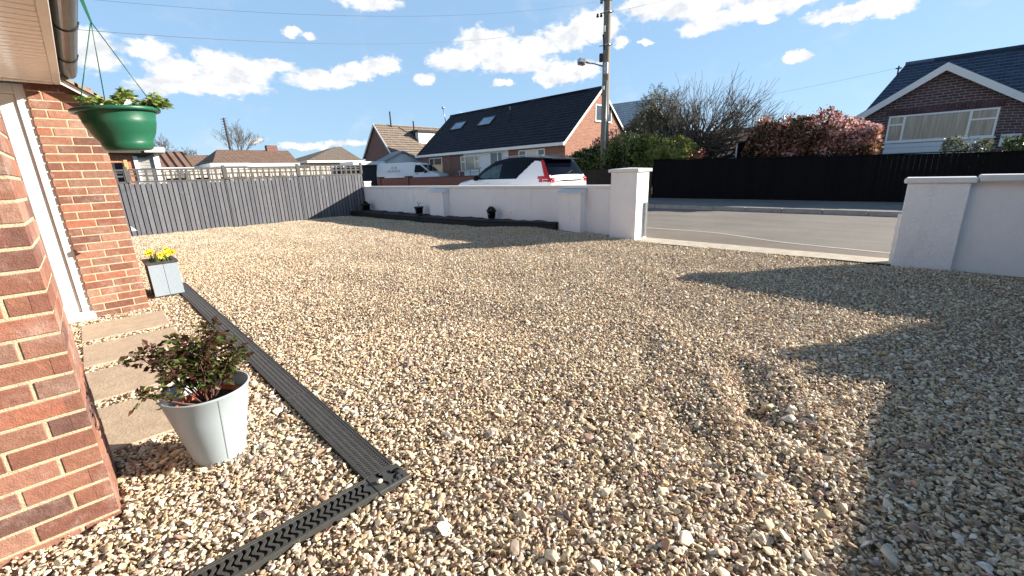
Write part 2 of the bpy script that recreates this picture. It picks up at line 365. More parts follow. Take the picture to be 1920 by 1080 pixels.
MAT = {}
def init_mats():
    W = MAT
    W['brick'] = m_tintbrick()
    W['mortar'] = m_plain('mortar', (0.54, 0.445, 0.30), 0.95, 0.2, 30, 0.004, 200)
    W['upvc'] = m_plain('white_plastic', (0.80, 0.80, 0.78), 0.3, 0.03, 3)
    W['soffit'] = m_plain('soffit_plastic', (0.80, 0.76, 0.69), 0.25, 0.05, 3)
    W['gutter'] = m_plain('dark_gutter', (0.035, 0.03, 0.026), 0.28, 0.5, 8)
    W['glass'] = m_plain('window_glass', (0.05, 0.06, 0.07), 0.06, 0.4, 1.5, spec=0.8)
    W['glass_curtain'] = m_plain('curtained_glass', (0.36, 0.33, 0.27), 0.12, 0.35, 3.0, stretch=(1, 6, 0.4), spec=0.8)
    W['glass_blind'] = m_plain('window_with_pale_blind', (0.62, 0.60, 0.50), 0.2, 0.08, 2)
    W['render'] = render_mat('white_masonry_paint', 70, 0.004)
    W['render_swirl'] = render_mat('textured_white_masonry', 26, 0.010)
    W['cap'] = m_plain('white_coping_paint', (0.74, 0.73, 0.72), 0.6, 0.06, 4, 0.002, 90)
    W['cap_grey'] = m_plain('bare_concrete_coping', (0.50, 0.49, 0.52), 0.7, 0.1, 5, 0.002, 90)
    W['fence_grey'] = fence_mat('grey_painted_boards', (0.145, 0.150, 0.165))
    W['fence_dark'] = fence_mat('dark_stained_boards', (0.0055, 0.0045, 0.005))
    W['trellis'] = m_plain('grey_trellis_paint', (0.085, 0.08, 0.08), 0.7, 0.2, 20)
    W['sleeper'] = m_plain('black_painted_timber', (0.005, 0.0045, 0.007), 0.6, 0.4, 12, 0.003, 60, stretch=(8, 1, 8))
    W['soil'] = m_plain('dark_soil', (0.04, 0.032, 0.028), 0.95, 0.5, 30, 0.02, 50)
    W['concrete'] = m_plain('pale_concrete', (0.50, 0.44, 0.35), 0.9, 0.2, 7, 0.004, 90)
    W['kerb'] = m_plain('kerb_concrete', (0.30, 0.28, 0.26), 0.9, 0.15, 5, 0.003, 90)
    W['paving'] = m_plain('sandstone_slab', (0.47, 0.37, 0.27), 0.85, 0.14, 9, 0.004, 60)
    W['black_plastic'] = m_plain('black_plastic', (0.012, 0.012, 0.014), 0.4, 0.3, 10)
    W['grate'] = m_plain('drain_grate_plastic', (0.062, 0.062, 0.056), 0.5, 0.15, 40, 0.001, 200)
    W['grate_far'] = m_plain('dusty_drain_grate_plastic', (0.058, 0.056, 0.054), 0.55, 0.15, 25, 0.001, 200)
    W['pot'] = m_plain('pale_grey_glazed_metal', (0.38, 0.445, 0.475), 0.38, 0.03, 3)
    W['terracotta'] = m_plain('terracotta_plastic', (0.55, 0.14, 0.07), 0.5, 0.15, 12)
    W['compost'] = m_plain('compost', (0.035, 0.02, 0.015), 0.95, 0.5, 60, 0.01, 120)
    W['green_plastic'] = m_plain('green_plastic', (0.012, 0.105, 0.055), 0.38, 0.12, 8, 0.0006, 60)
    W['planter_front'] = m_plain('pale_blue_grey_painted_wood', (0.29, 0.355, 0.41), 0.65, 0.07, 14, 0.001, 90, stretch=(6, 6, 1))
    W['planter_dark'] = m_plain('dark_planter_wood', (0.06, 0.05, 0.05), 0.6, 0.3, 14)
    W['bark'] = m_plain('bark', (0.115, 0.095, 0.08), 0.9, 0.35, 12, 0.01, 40)
    W['bark_black'] = m_plain('dark_bark', (0.05, 0.042, 0.04), 0.9, 0.4, 12)
    W['stem'] = m_plain('woody_stem', (0.13, 0.06, 0.045), 0.7, 0.3, 30)
    W['pole'] = m_plain('weathered_pole_wood', (0.21, 0.18, 0.14), 0.85, 0.25, 5, 0.004, 30, stretch=(6, 6, 0.5))
    W['steel'] = m_plain('galvanised_steel', (0.40, 0.42, 0.44), 0.4, 0.1, 10, metal=0.6)
    W['black'] = m_plain('black_fitting', (0.012, 0.012, 0.013), 0.4, 0.2, 10)
    W['wire'] = m_plain('overhead_wire_grey', (0.13, 0.14, 0.16), 0.5, 0.1, 10)
    W['paint_white'] = m_plain('white_car_paint', (0.78, 0.79, 0.82), 0.22, 0.01, 2, coat=0.8)
    W['paint_black'] = m_plain('black_car_paint', (0.002, 0.0025, 0.006), 0.3, 0.1, 2, coat=0.05, spec=.15)
    W['car_glass'] = m_plain('tinted_car_glass', (0.002, 0.003, 0.007), 0.08, 0.2, 2, spec=0.14)
    W['car_glass_clear'] = m_plain('clear_car_glass', (0.05, 0.085, 0.10), 0.05, 0.5, 3, spec=0.3)
    W['lamp_red'] = m_plain('red_lamp_lens', (0.42, 0.010, 0.012), 0.12, 0.2, 20, coat=0.8)
    W['lamp_clear'] = m_plain('clear_lamp_lens', (0.75, 0.70, 0.72), 0.1, 0.1, 20)
    W['tyre'] = m_plain('tyre_rubber', (0.015, 0.015, 0.016), 0.85, 0.2, 20)
    W['rim'] = m_plain('alloy', (0.45, 0.46, 0.48), 0.3, 0.05, 5, metal=0.9)
    W['chrome'] = m_plain('dull_chrome_lettering', (0.42, 0.43, 0.46), 0.3, 0.05, 5, metal=0.5)
    W['logo_grey'] = m_plain('grey_sign_lettering', (0.30, 0.33, 0.38), 0.5, 0.05, 5)
    W['logo_gold'] = m_plain('gold_sign_lettering', (0.55, 0.45, 0.22), 0.5, 0.05, 5)
    W['house_brick_red'] = m_brick('red_house_brick', (0.25, 0.095, 0.06), (0.36, 0.155, 0.095), (0.36, 0.27, 0.20), w=0.27, h=0.09, ms=0.011)
    W['house_brick_dark'] = m_brick('dark_house_brick', (0.075, 0.045, 0.055), (0.12, 0.07, 0.078), (0.29, 0.24, 0.23), h=0.09, w=0.27, ms=0.012)
    W['house_brick_plum'] = m_brick('plum_house_brick', (0.17, 0.085, 0.075), (0.24, 0.12, 0.10), (0.25, 0.2, 0.17), ms=0.008)
    W['garden_brick'] = m_brick('weathered_garden_brick', (0.28, 0.085, 0.06), (0.20, 0.085, 0.07), (0.18, 0.12, 0.1), ms=0.006)
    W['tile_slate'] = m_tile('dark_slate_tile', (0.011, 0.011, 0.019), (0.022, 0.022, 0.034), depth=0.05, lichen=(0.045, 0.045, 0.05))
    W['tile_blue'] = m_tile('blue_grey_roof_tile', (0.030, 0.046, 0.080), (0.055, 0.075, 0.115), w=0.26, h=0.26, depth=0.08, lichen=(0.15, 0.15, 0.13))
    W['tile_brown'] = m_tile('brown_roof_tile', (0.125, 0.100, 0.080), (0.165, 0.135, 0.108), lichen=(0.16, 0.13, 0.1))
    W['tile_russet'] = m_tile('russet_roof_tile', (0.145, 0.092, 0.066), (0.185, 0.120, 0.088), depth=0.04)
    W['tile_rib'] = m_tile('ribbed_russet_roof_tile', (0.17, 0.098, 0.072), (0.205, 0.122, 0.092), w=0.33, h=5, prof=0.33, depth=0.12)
    W['white_paint'] = m_plain('white_house_paint', (0.74, 0.74, 0.74), 0.55, 0.04, 3)
    W['cream'] = m_plain('cream_render', (0.62, 0.56, 0.44), 0.8, 0.08, 3)
    W['grey_block'] = m_plain('grey_block_wall', (0.27, 0.25, 0.23), 0.85, 0.15, 4)
    W['blue_board'] = m_plain('white_shiplap_boarding', (0.72, 0.74, 0.78), 0.5, 0.03, 3)
    W['felt'] = m_plain('dark_roof_felt', (0.03, 0.03, 0.033), 0.8, 0.3, 6)
    W['door_grey'] = m_plain('grey_ribbed_door', (0.34, 0.33, 0.32), 0.4, 0.05, 3)
    W['pine'] = m_plain('bare_pine', (0.52, 0.33, 0.14), 0.7, 0.2, 12)
    W['leaf_hedge'] = m_leaf('laurel_leaf', [(0.0, (0.014, 0.022, 0.009)), (0.35, (0.055, 0.078, 0.024)), (0.7, (0.17, 0.21, 0.055)), (1.0, (0.38, 0.39, 0.14))], 0.22, 0.3)
    W['leaf_bright'] = m_leaf('yellow_green_leaf', [(0.0, (0.05, 0.075, 0.02)), (0.4, (0.17, 0.21, 0.05)), (1.0, (0.42, 0.42, 0.14))], 0.35, 0.4)
    W['leaf_olive'] = m_leaf('grey_green_leaf', [(0.0, (0.05, 0.065, 0.035)), (0.6, (0.11, 0.125, 0.07)), (1.0, (0.22, 0.21, 0.12))], 0.5, 0.35)
    W['leaf_red'] = m_leaf('photinia_leaf', [(0.0, (0.035, 0.035, 0.015)), (0.22, (0.13, 0.11, 0.04)), (0.42, (0.19, 0.09, 0.05)), (0.65, (0.34, 0.09, 0.065)), (0.85, (0.52, 0.20, 0.17)), (1.0, (0.66, 0.44, 0.42))], 0.22, 0.4)
    W['leaf_mauve'] = m_leaf('purple_pink_leaf', [(0.0, (0.05, 0.02, 0.025)), (0.6, (0.14, 0.05, 0.06)), (1.0, (0.42, 0.22, 0.24))], 0.4, 0.35)
    W['leaf_rose'] = m_leaf('rose_leaf', [(0.0, (0.045, 0.018, 0.014)), (0.4, (0.09, 0.03, 0.02)), (0.65, (0.06, 0.075, 0.02)), (1.0, (0.13, 0.20, 0.05))], 0.25, 0.25)
    W['leaf_basket'] = m_leaf('bedding_plant_leaf', [(0.0, (0.06, 0.11, 0.02)), (0.5, (0.16, 0.24, 0.05)), (0.9, (0.34, 0.40, 0.12)), (1.0, (0.5, 0.45, 0.2))], 0.35, 0.35)
    W['leaf_daffodil'] = m_leaf('daffodil_leaf', [(0.0, (0.04, 0.09, 0.02)), (1.0, (0.12, 0.2, 0.05))], 0.4, 0.3)
    W['petal_yellow'] = m_plain('yellow_petal', (0.85, 0.62, 0.02), 0.5, 0.08, 60)
    W['petal_white'] = m_plain('white_petal', (0.8, 0.78, 0.8), 0.5, 0.05, 60)
def render_mat(name, scale, dist):
    t = NT(name); c = t.coord('Object'); f = t.noise(c, 1.7, 5, 0.6)
    s = t.noise(t.coord('Object', (1, 1, 0.25)), 5, 6, 0.7)
    col = t.ramp(f, [(0.3, (0.81, 0.80, 0.81)), (0.7, (0.87, 0.86, 0.865))])
    col = t.mix(t.math('MULTIPLY', t.math('MAXIMUM', t.math('SUBTRACT', s, 0.56), 0.0), 2.2), col, (0.52, 0.50, 0.47))
    t.set('Base Color', col); t.set('Roughness', 0.75)
    w = t.n('ShaderNodeTexNoise'); t.L.new(c, w.inputs['Vector']); w.inputs['Scale'].default_value = scale; w.inputs['Detail'].default_value = 3
    w.inputs['Distortion'].default_value = 1.2
    t.bump(w.outputs['Fac'], dist); return t.mat
def fence_mat(name, col):
    t = NT(name); c = t.coord('Object', (12, 12, 0.7)); f = t.noise(c, 6, 6, 0.65); tt = t.attr('tint')
    base = t.ramp(f, [(0.25, tuple(x*0.75 for x in col)), (0.7, tuple(x*1.2 for x in col))])
    base = t.mix(1.0, base, t.ramp(tt, [(0.0, (0.82, 0.82, 0.84)), (1.0, (1.2, 1.18, 1.16))]), 'MULTIPLY')
    k = t.noise(t.coord('Object', (3, 3, 1.2)), 9, 4, 0.6)
    base = t.mix(t.math('MULTIPLY', t.math('MAXIMUM', t.math('SUBTRACT', k, 0.62), 0.0), 3.0), base, tuple(min(1, x*2.2) for x in col))
    t.set('Base Color', base); t.set('Roughness', 0.85); t.set('Specular IOR Level', 0.12); t.bump(f, 0.002); return t.mat
init_mats()

# ------------------------------------------------------------------ ground, road
def gz(x, y):
    """height of the gravel: a mound against the far wall and raked furrows"""
    x = np.asarray(x, float); y = np.asarray(y, float)
    h = 0.11*np.exp(-((x-7.2)/1.3)**2)*np.exp(-((y-6.1)/1.5)**2)
    fade = np.clip((x-0.9)/0.8, 0, 1)
    h = h + fade*(0.012*np.sin(3.1*x+1.7*y+0.6*np.sin(2.3*y)) * np.sin(1.1*y-0.7*x) + 0.008*np.sin(6.3*x-2.2*y+1.3)*np.sin(2.9*y+0.4))
    for (ax, ay, bx, by, w, a) in ((2.82, 0.74, 2.30, 0.52, .075, -.034), (2.30, 0.52, 2.12, 0.20, .08, -.030), (2.9, 0.55, 2.45, 0.28, .08, .030), (2.55, .82, 2.1, .62, .09, .018),
                             (2.1, .9, 1.75, .55, .07, -.018), (1.95, .35, 1.75, .15, .07, -.022), (3.0, 1.5, 2.4, 1.2, .08, -.016), (1.6, 1.1, 1.3, .8, .07, -.014), (3.4, 0.9, 3.1, .7, .1, -.02), (2.05, .25, 1.8, .4, .09, .02)):
        dx, dy = bx-ax, by-ay; L2 = dx*dx+dy*dy; t = np.clip(((x-ax)*dx+(y-ay)*dy)/L2, 0, 1)
        q = np.hypot(x-ax-t*dx, y-ay-t*dy); h = h + a*np.exp(-(q/w)**2)
    return h
def gz1(x, y): return float(gz(x, y))

def terrain():
    def hz(x, y):
        t = min(1, max(0, (x-17.0)/5.0)); t = t*t*(3-2*t)
        return -0.14 + 0.71*t + (0.35*t*min(1, max(0, (8-y)/6)))
    xs = [-600, -200, -60, -20, -4, 0, 4, 7.3, 10, 13, 16.7, 17.2, 18, 19, 20, 21, 22.2, 26, 40, 90, 250, 900]
    ys = [-600, -150, -50, -20, -8, -4, 0, 2, 4, 6, 8, 11, 14.6, 20, 28, 40, 70, 150, 400, 1200]
    mb = MB()
    for i in range(len(xs)-1):
        for j in range(len(ys)-1):
            P = [(xs[a], ys[b], hz(xs[a], ys[b])) for a, b in ((i, j), (i+1, j), (i+1, j+1), (i, j+1))]
            mb.face(P, [(p[0], p[1]) for p in P], 0, True)
    t = NT('rough_grass_ground'); c = t.coord('Object'); f = t.noise(c, 0.6, 8, 0.65)
    t.set('Base Color', t.ramp(f, [(0.3, (0.045, 0.06, 0.02)), (0.5, (0.09, 0.095, 0.04)), (0.7, (0.16, 0.13, 0.08))])); t.set('Roughness', 0.95)
    t.bump(t.noise(c, 12, 5, 0.7), 0.03)
    tag(mb.build('ground', t.mat), kind='structure')
terrain()

def m_road(name, a, b):
    t = NT(name); c = t.coord('Object'); f = t.noise(c, 0.8, 6, 0.6); g = t.noise(c, 130, 3, 0.7); st = t.noise(t.coord('Object', (1.2, 0.08, 1)), 1.6, 5, 0.6)
    col = t.ramp(f, [(0.3, a), (0.7, b)]); col = t.mix(0.8, col, t.ramp(g, [(0.3, (0.55, 0.55, 0.56)), (0.7, (1.45, 1.42, 1.38))]), 'MULTIPLY')
    col = t.mix(0.6, col, t.ramp(st, [(0.35, (0.8, 0.8, 0.8)), (0.65, (1.2, 1.19, 1.17))]), 'MULTIPLY')
    t.set('Base Color', col); t.set('Roughness', 0.85); t.bump(g, 0.004); return t.mat

def roads():
    Y0, Y1 = -80, 140
    mb = MB(); 
    n = 44
    for j in range(n):
        a = Y0 + (Y1-Y0)*j/n; b = Y0 + (Y1-Y0)*(j+1)/n
        mb.face([(7.36, a, -0.012), (13.36, a, -0.012), (13.36, b, -0.012), (7.36, b, -0.012)], None)
    tag(mb.build('road', m_road('worn_tarmac', (0.155, 0.14, 0.125), (0.205, 0.19, 0.17))), kind='structure')
    # seam between road and footway crossing
    seam = [(8.82, 60), (8.82, 14), (8.78, 8), (8.72, 4.6), (8.72, 3.4), (8.66, 2.95), (8.45, 2.45), (8.25, 2.05), (8.12, 1.75), (8.0, 1.1), (7.9, 0.4), (7.8, -1.2), (7.75, -6), (7.75, -60)]
    mb = MB()
    for (a, b) in zip(seam[:-1], seam[1:]):
        mb.face([(7.36, a[1], -0.008), (7.36, b[1], -0.008), (b[0], b[1], -0.008), (a[0], a[1], -0.008)], None)
    tag(mb.build('footway', m_road('footway_tarmac', (0.16, 0.135, 0.11), (0.20, 0.17, 0.14))), kind='structure')
    mb = MB()
    for i, (a, b) in enumerate(zip(seam[1:-1], seam[2:])):
        w = 0.028
        mb.face([(a[0]-w, a[1], -0.004), (b[0]-w, b[1], -0.004), (b[0]+w, b[1], -0.004), (a[0]+w, a[1], -0.004)], None)
    tag(mb.build('edging_line', m_plain('pale_edging', (0.55, 0.52, 0.45), 0.8, 0.15, 8)), kind='structure')
    # far kerb of separate stones, far pavement
    mb = MB(); y = -40.0
    while y < 90:
        mb.box((13.36, y, -0.03), (13.50, y+0.905, 0.10+random.uniform(-.003, .003)), 0, b=0.012, tint=random.random()); y += 0.915
    tag(mb.build('kerb', MAT['kerb']), kind='structure')
    mb = MB(); mb.face([(13.50, Y0, 0.094), (16.62, Y0, 0.094), (16.62, Y1, 0.094), (13.50, Y1, 0.094)])
    tag(mb.build('pavement', m_road('pavement_tarmac', (0.15, 0.15, 0.15), (0.21, 0.21, 0.205))), kind='structure')
    # concrete strip across the gateway
    mb = MB()
    xs = [(0.30, 7.02, 7.35), (1.2, 7.0, 7.36), (2.3, 6.96, 7.36), (3.1, 6.93, 7.36), (3.84, 6.95, 7.36)]
    for a, b in zip(xs[:-1], xs[1:]):
        mb.face([(a[1]-.06, a[0], 0.004), (a[2]+.03, a[0], 0.004), (b[2]+.03, b[0], 0.004), (b[1]-.06, b[0], 0.004)])
        mb.face([(a[2]+.03, a[0], 0.004), (a[2]+.03, a[0], -0.05), (b[2]+.03, b[0], -0.05), (b[2]+.03, b[0], 0.004)])
    tag(mb.build('concrete_threshold', MAT['concrete']), kind='structure')
roads()

CH_X0, CH_X1, CH_Y0, CH_Y1 = 0.607, 0.742, 1.424, 1.54
SLABS = [(-0.24, 4.88), (-0.235, 4.14), (-0.23, 3.40), (-0.225, 2.66)]
def gravel():
    t = NT('gravel_bed'); c = t.coord('Object')
    v = t.n('ShaderNodeTexVoronoi'); t.L.new(c, v.inputs['Vector']); v.inputs['Scale'].default_value = 42
    g = t.n('ShaderNodeSeparateColor'); t.L.new(v.outputs['Color'], g.inputs[0])
    t.set('Base Color', t.ramp(g.outputs[0], [(0.0, (0.14, 0.105, 0.08)), (0.5, (0.28, 0.22, 0.16)), (1.0, (0.5, 0.41, 0.3))])); t.set('Roughness', 0.9)
    t.bump(t.math('SUBTRACT', 1.0, v.outputs['Distance']), 0.02)
    xs = np.arange(-1.6, 7.26, 0.08); ys = np.arange(-2.3, 14.7, 0.08)
    X, Y = np.meshgrid(xs, ys, indexing='ij'); Z = gz(X, Y) - 0.018
    V = np.stack([X, Y, Z], -1).reshape(-1, 3); nx, ny = len(xs), len(ys)
    I = (np.arange(nx-1)[:, None]*ny + np.arange(ny-1)[None, :]).ravel()
    Q = np.stack([I, I+ny, I+ny+1, I+1], -1)
    o = fast_mesh('gravel_bed', V, Q, t.mat, smooth=True); tag(o, kind='structure')
    # stones
    st = NT('gravel_stone'); oi = st.n('ShaderNodeObjectInfo'); r = oi.outputs['Random']
    stops = [(0.00, (0.66, 0.54, 0.36)), (0.18, (0.80, 0.69, 0.49)), (0.33, (0.52, 0.38, 0.23)), (0.42, (0.70, 0.58, 0.40)), (0.54, (0.34, 0.26, 0.20)),
             (0.61, (0.84, 0.75, 0.58)), (0.74, (0.47, 0.30, 0.20)), (0.80, (0.38, 0.32, 0.30)), (0.84, (0.70, 0.51, 0.28)), (0.90, (0.57, 0.36, 0.28)), (0.95, (0.84, 0.80, 0.71))]
    stops = [(p, tuple(v + (sum(c)/3 - v)*0.10 for v in c)) for p, c in stops]
    col = st.ramp(r, stops, 'CONSTANT'); f = st.noise(st.coord('Object'), 3.0, 4, 0.6)
    col = st.mix(0.7, col, st.ramp(f, [(0.3, (0.72, 0.68, 0.64)), (0.7, (1.18, 1.16, 1.14))]), 'MULTIPLY')
    st.set('Base Color', col); st.set('Roughness', 0.72)
    pc = bpy.data.collections.new('stone_shapes')
    for k in range(14):
        bm = bmesh.new(); r0 = np.random.default_rng(100+k); n = 15 if k % 2 else 20
        for _ in range(n):
            d = r0.normal(size=3); d /= np.linalg.norm(d); d *= r0.uniform(0.85, 1.05)
            bm.verts.new((d[0]*0.5, d[1]*(0.30+0.1*(k % 3)/2), d[2]*(0.12+0.11*(k % 4)/3)))
        res = bmesh.ops.convex_hull(bm, input=bm.verts)
        bmesh.ops.delete(bm, geom=list({e for e in res['geom_interior'] + res['geom_unused'] if isinstance(e, bmesh.types.BMVert)}), context='VERTS')
        bmesh.ops.bevel(bm, geom=bm.edges[:], offset=0.022, segments=1, affect='EDGES')
        me = bpy.data.meshes.new('stone'); bm.to_mesh(me); bm.free(); me.materials.append(st.mat)
        for p in me.polygons: p.use_smooth = False
        pc.objects.link(bpy.data.objects.new('stone', me))
    def grid(x0, x1, y0, y1, s):
        a = np.arange(x0, x1, s); b = np.arange(y0, y1, s); A, B = np.meshgrid(a, b)
        P = np.stack([A.ravel(), B.ravel()], -1); return P + rng.uniform(-0.62, 0.62, P.shape)*s
    P1 = grid(-1.5, 7.12, -2.2, 14.55, 0.0210)
    d = np.hypot(P1[:, 0], P1[:, 1]); P1 = P1[d > 3.6]
    P2 = grid(-1.5, 4, -2.2, 4, 0.0165); d = np.hypot(P2[:, 0], P2[:, 1]); P2 = P2[(d <= 3.6) & (d > 0.35)]
    P3 = P2[rng.random(len(P2)) < 0.035] + rng.uniform(-.01, .01, (1, 2))
    P4 = np.concatenate([P2, P1[rng.random(len(P1)) < .35]]); P4 = P4[rng.random(len(P4)) < .6] + rng.uniform(-.012, .012, (1, 2))      # a lower layer filling the gaps
    kind = np.concatenate([np.zeros(len(P1)), np.zeros(len(P2)), np.ones(len(P3)), np.full(len(P4), 2)])
    P = np.concatenate([P1, P2, P3, P4])
    x, y = P[:, 0], P[:, 1]
    ok = np.ones(len(P), bool)
    m = 0.006
    ok &= ~((x > CH_X0-m) & (x < CH_X1+m) & (y > CH_Y0-m) & (y < 6.8))
    ok &= ~((x > -1.5) & (x < CH_X1+m) & (y > CH_Y0-m) & (y < CH_Y1+m))
    for sx, sy in SLABS: ok &= ~((x > sx+0.004) & (x < sx+0.596) & (y > sy+0.004) & (y < sy+0.596))
    ok &= ~((x < -0.13) & (y > 2.09) & (y < 2.56)); ok &= ~((x < 0.28) & (y > 5.75)); ok &= ~((x < -1.1) & (y > 2.5))
    ok &= ~((x > 6.96) & (y > 3.84) & (y < 4.46)); ok &= ~((x > 6.93) & (y > 0.32) & (y < 3.84)); ok &= ~((x > 6.9) & (y < 0.34))
    ok &= ~((x > 6.62 + 0.0) & (y > 5.0) & (y < 14.6) & (x > 6.86 - (y-5)*0.03))
    P = P[ok]; kind = kind[ok]; n = len(P)
    size = np.exp(rng.normal(math.log(0.0225), 0.30, n)); size = np.clip(size, 0.011, 0.048)
    size = np.where(kind == 1, size*1.75, size)
    z = gz(P[:, 0], P[:, 1]) + rng.uniform(-0.008, 0.006, n) + np.where(kind == 1, 0.006, 0) - np.where(kind == 2, 0.009, 0)
    me = bpy.data.meshes.new('gravel'); me.vertices.add(n)
    me.vertices.foreach_set('co', np.stack([P[:, 0], P[:, 1], z], -1).astype(np.float32).ravel())
    rot = np.stack([rng.normal(0, 0.5, n), rng.normal(0, 0.5, n), rng.uniform(0, 6.28, n)], -1)
    a = me.attributes.new('rot', 'FLOAT_VECTOR', 'POINT'); a.data.foreach_set('vector', rot.astype(np.float32).ravel())
    a = me.attributes.new('siz', 'FLOAT', 'POINT'); a.data.foreach_set('value', size.astype(np.float32))
    a = me.attributes.new('pick', 'INT', 'POINT'); a.data.foreach_set('value', rng.integers(0, 14, n).astype(np.int32))
    me.materials.append(st.mat)
    o = bpy.data.objects.new('gravel', me); COL.objects.link(o)
    tag(o, 'cream, buff and brown loose gravel covering the driveway', 'gravel', kind='stuff')
    ng = bpy.data.node_groups.new('scatter_stones', 'GeometryNodeTree')
    ng.interface.new_socket('Geometry', in_out='INPUT', socket_type='NodeSocketGeometry')
    ng.interface.new_socket('Geometry', in_out='OUTPUT', socket_type='NodeSocketGeometry')
    N, L = ng.nodes, ng.links
    gi = N.new('NodeGroupInput'); go = N.new('NodeGroupOutput'); ip = N.new('GeometryNodeInstanceOnPoints')
    ci = N.new('GeometryNodeCollectionInfo'); ci.inputs['Collection'].default_value = pc
    ci.inputs['Separate Children'].default_value = True; ci.inputs['Reset Children'].default_value = True
    def na(nm, ty):
        q = N.new('GeometryNodeInputNamedAttribute'); q.data_type = ty; q.inputs['Name'].default_value = nm; return q.outputs['Attribute']
    L.new(gi.outputs[0], ip.inputs['Points']); L.new(ci.outputs[0], ip.inputs['Instance']); ip.inputs['Pick Instance'].default_value = True
    L.new(na('pick', 'INT'), ip.inputs['Instance Index']); L.new(na('rot', 'FLOAT_VECTOR'), ip.inputs['Rotation']); L.new(na('siz', 'FLOAT'), ip.inputs['Scale'])
    L.new(ip.outputs[0], go.inputs[0])
    md = o.modifiers.new('scatter', 'NODES'); md.node_group = ng
gravel()

# ------------------------------------------------------------------ own house
def brick_courses(mb, origin, u, nrm, length, z1, ends=(0, 0), phase=0, m=0):
    """real bricks laid in stretcher bond on a vertical face; u: along, nrm: outward"""
    u = Vector(u); nrm = Vector(nrm); o = Vector(origin); k = 0; z = 0.0
    M = Matrix.Identity(4)
    for i in range(3): M[i][0] = u[i]; M[i][1] = nrm[i]; M[i][2] = (0, 0, 1)[i]; M[i][3] = o[i]
    while z < z1 - 0.02:
        h = min(0.064, z1 - z - 0.01); s = 0.0; first = True
        while s < length - 0.012:
            w = 0.215
            if first and (k + phase) % 2 == 0: w = 0.1025
            w = min(w, length - s)
            if w > 0.02:
                j = random.uniform(-0.0012, 0.0012)
                mb.box((s, -0.05, z + 0.005), (s + w, 0.0 + j, z + h + 0.005), m, M, b=0.0028, tint=random.uniform(0, 1))
            s += w + 0.010; first = False
        z += 0.075; k += 1

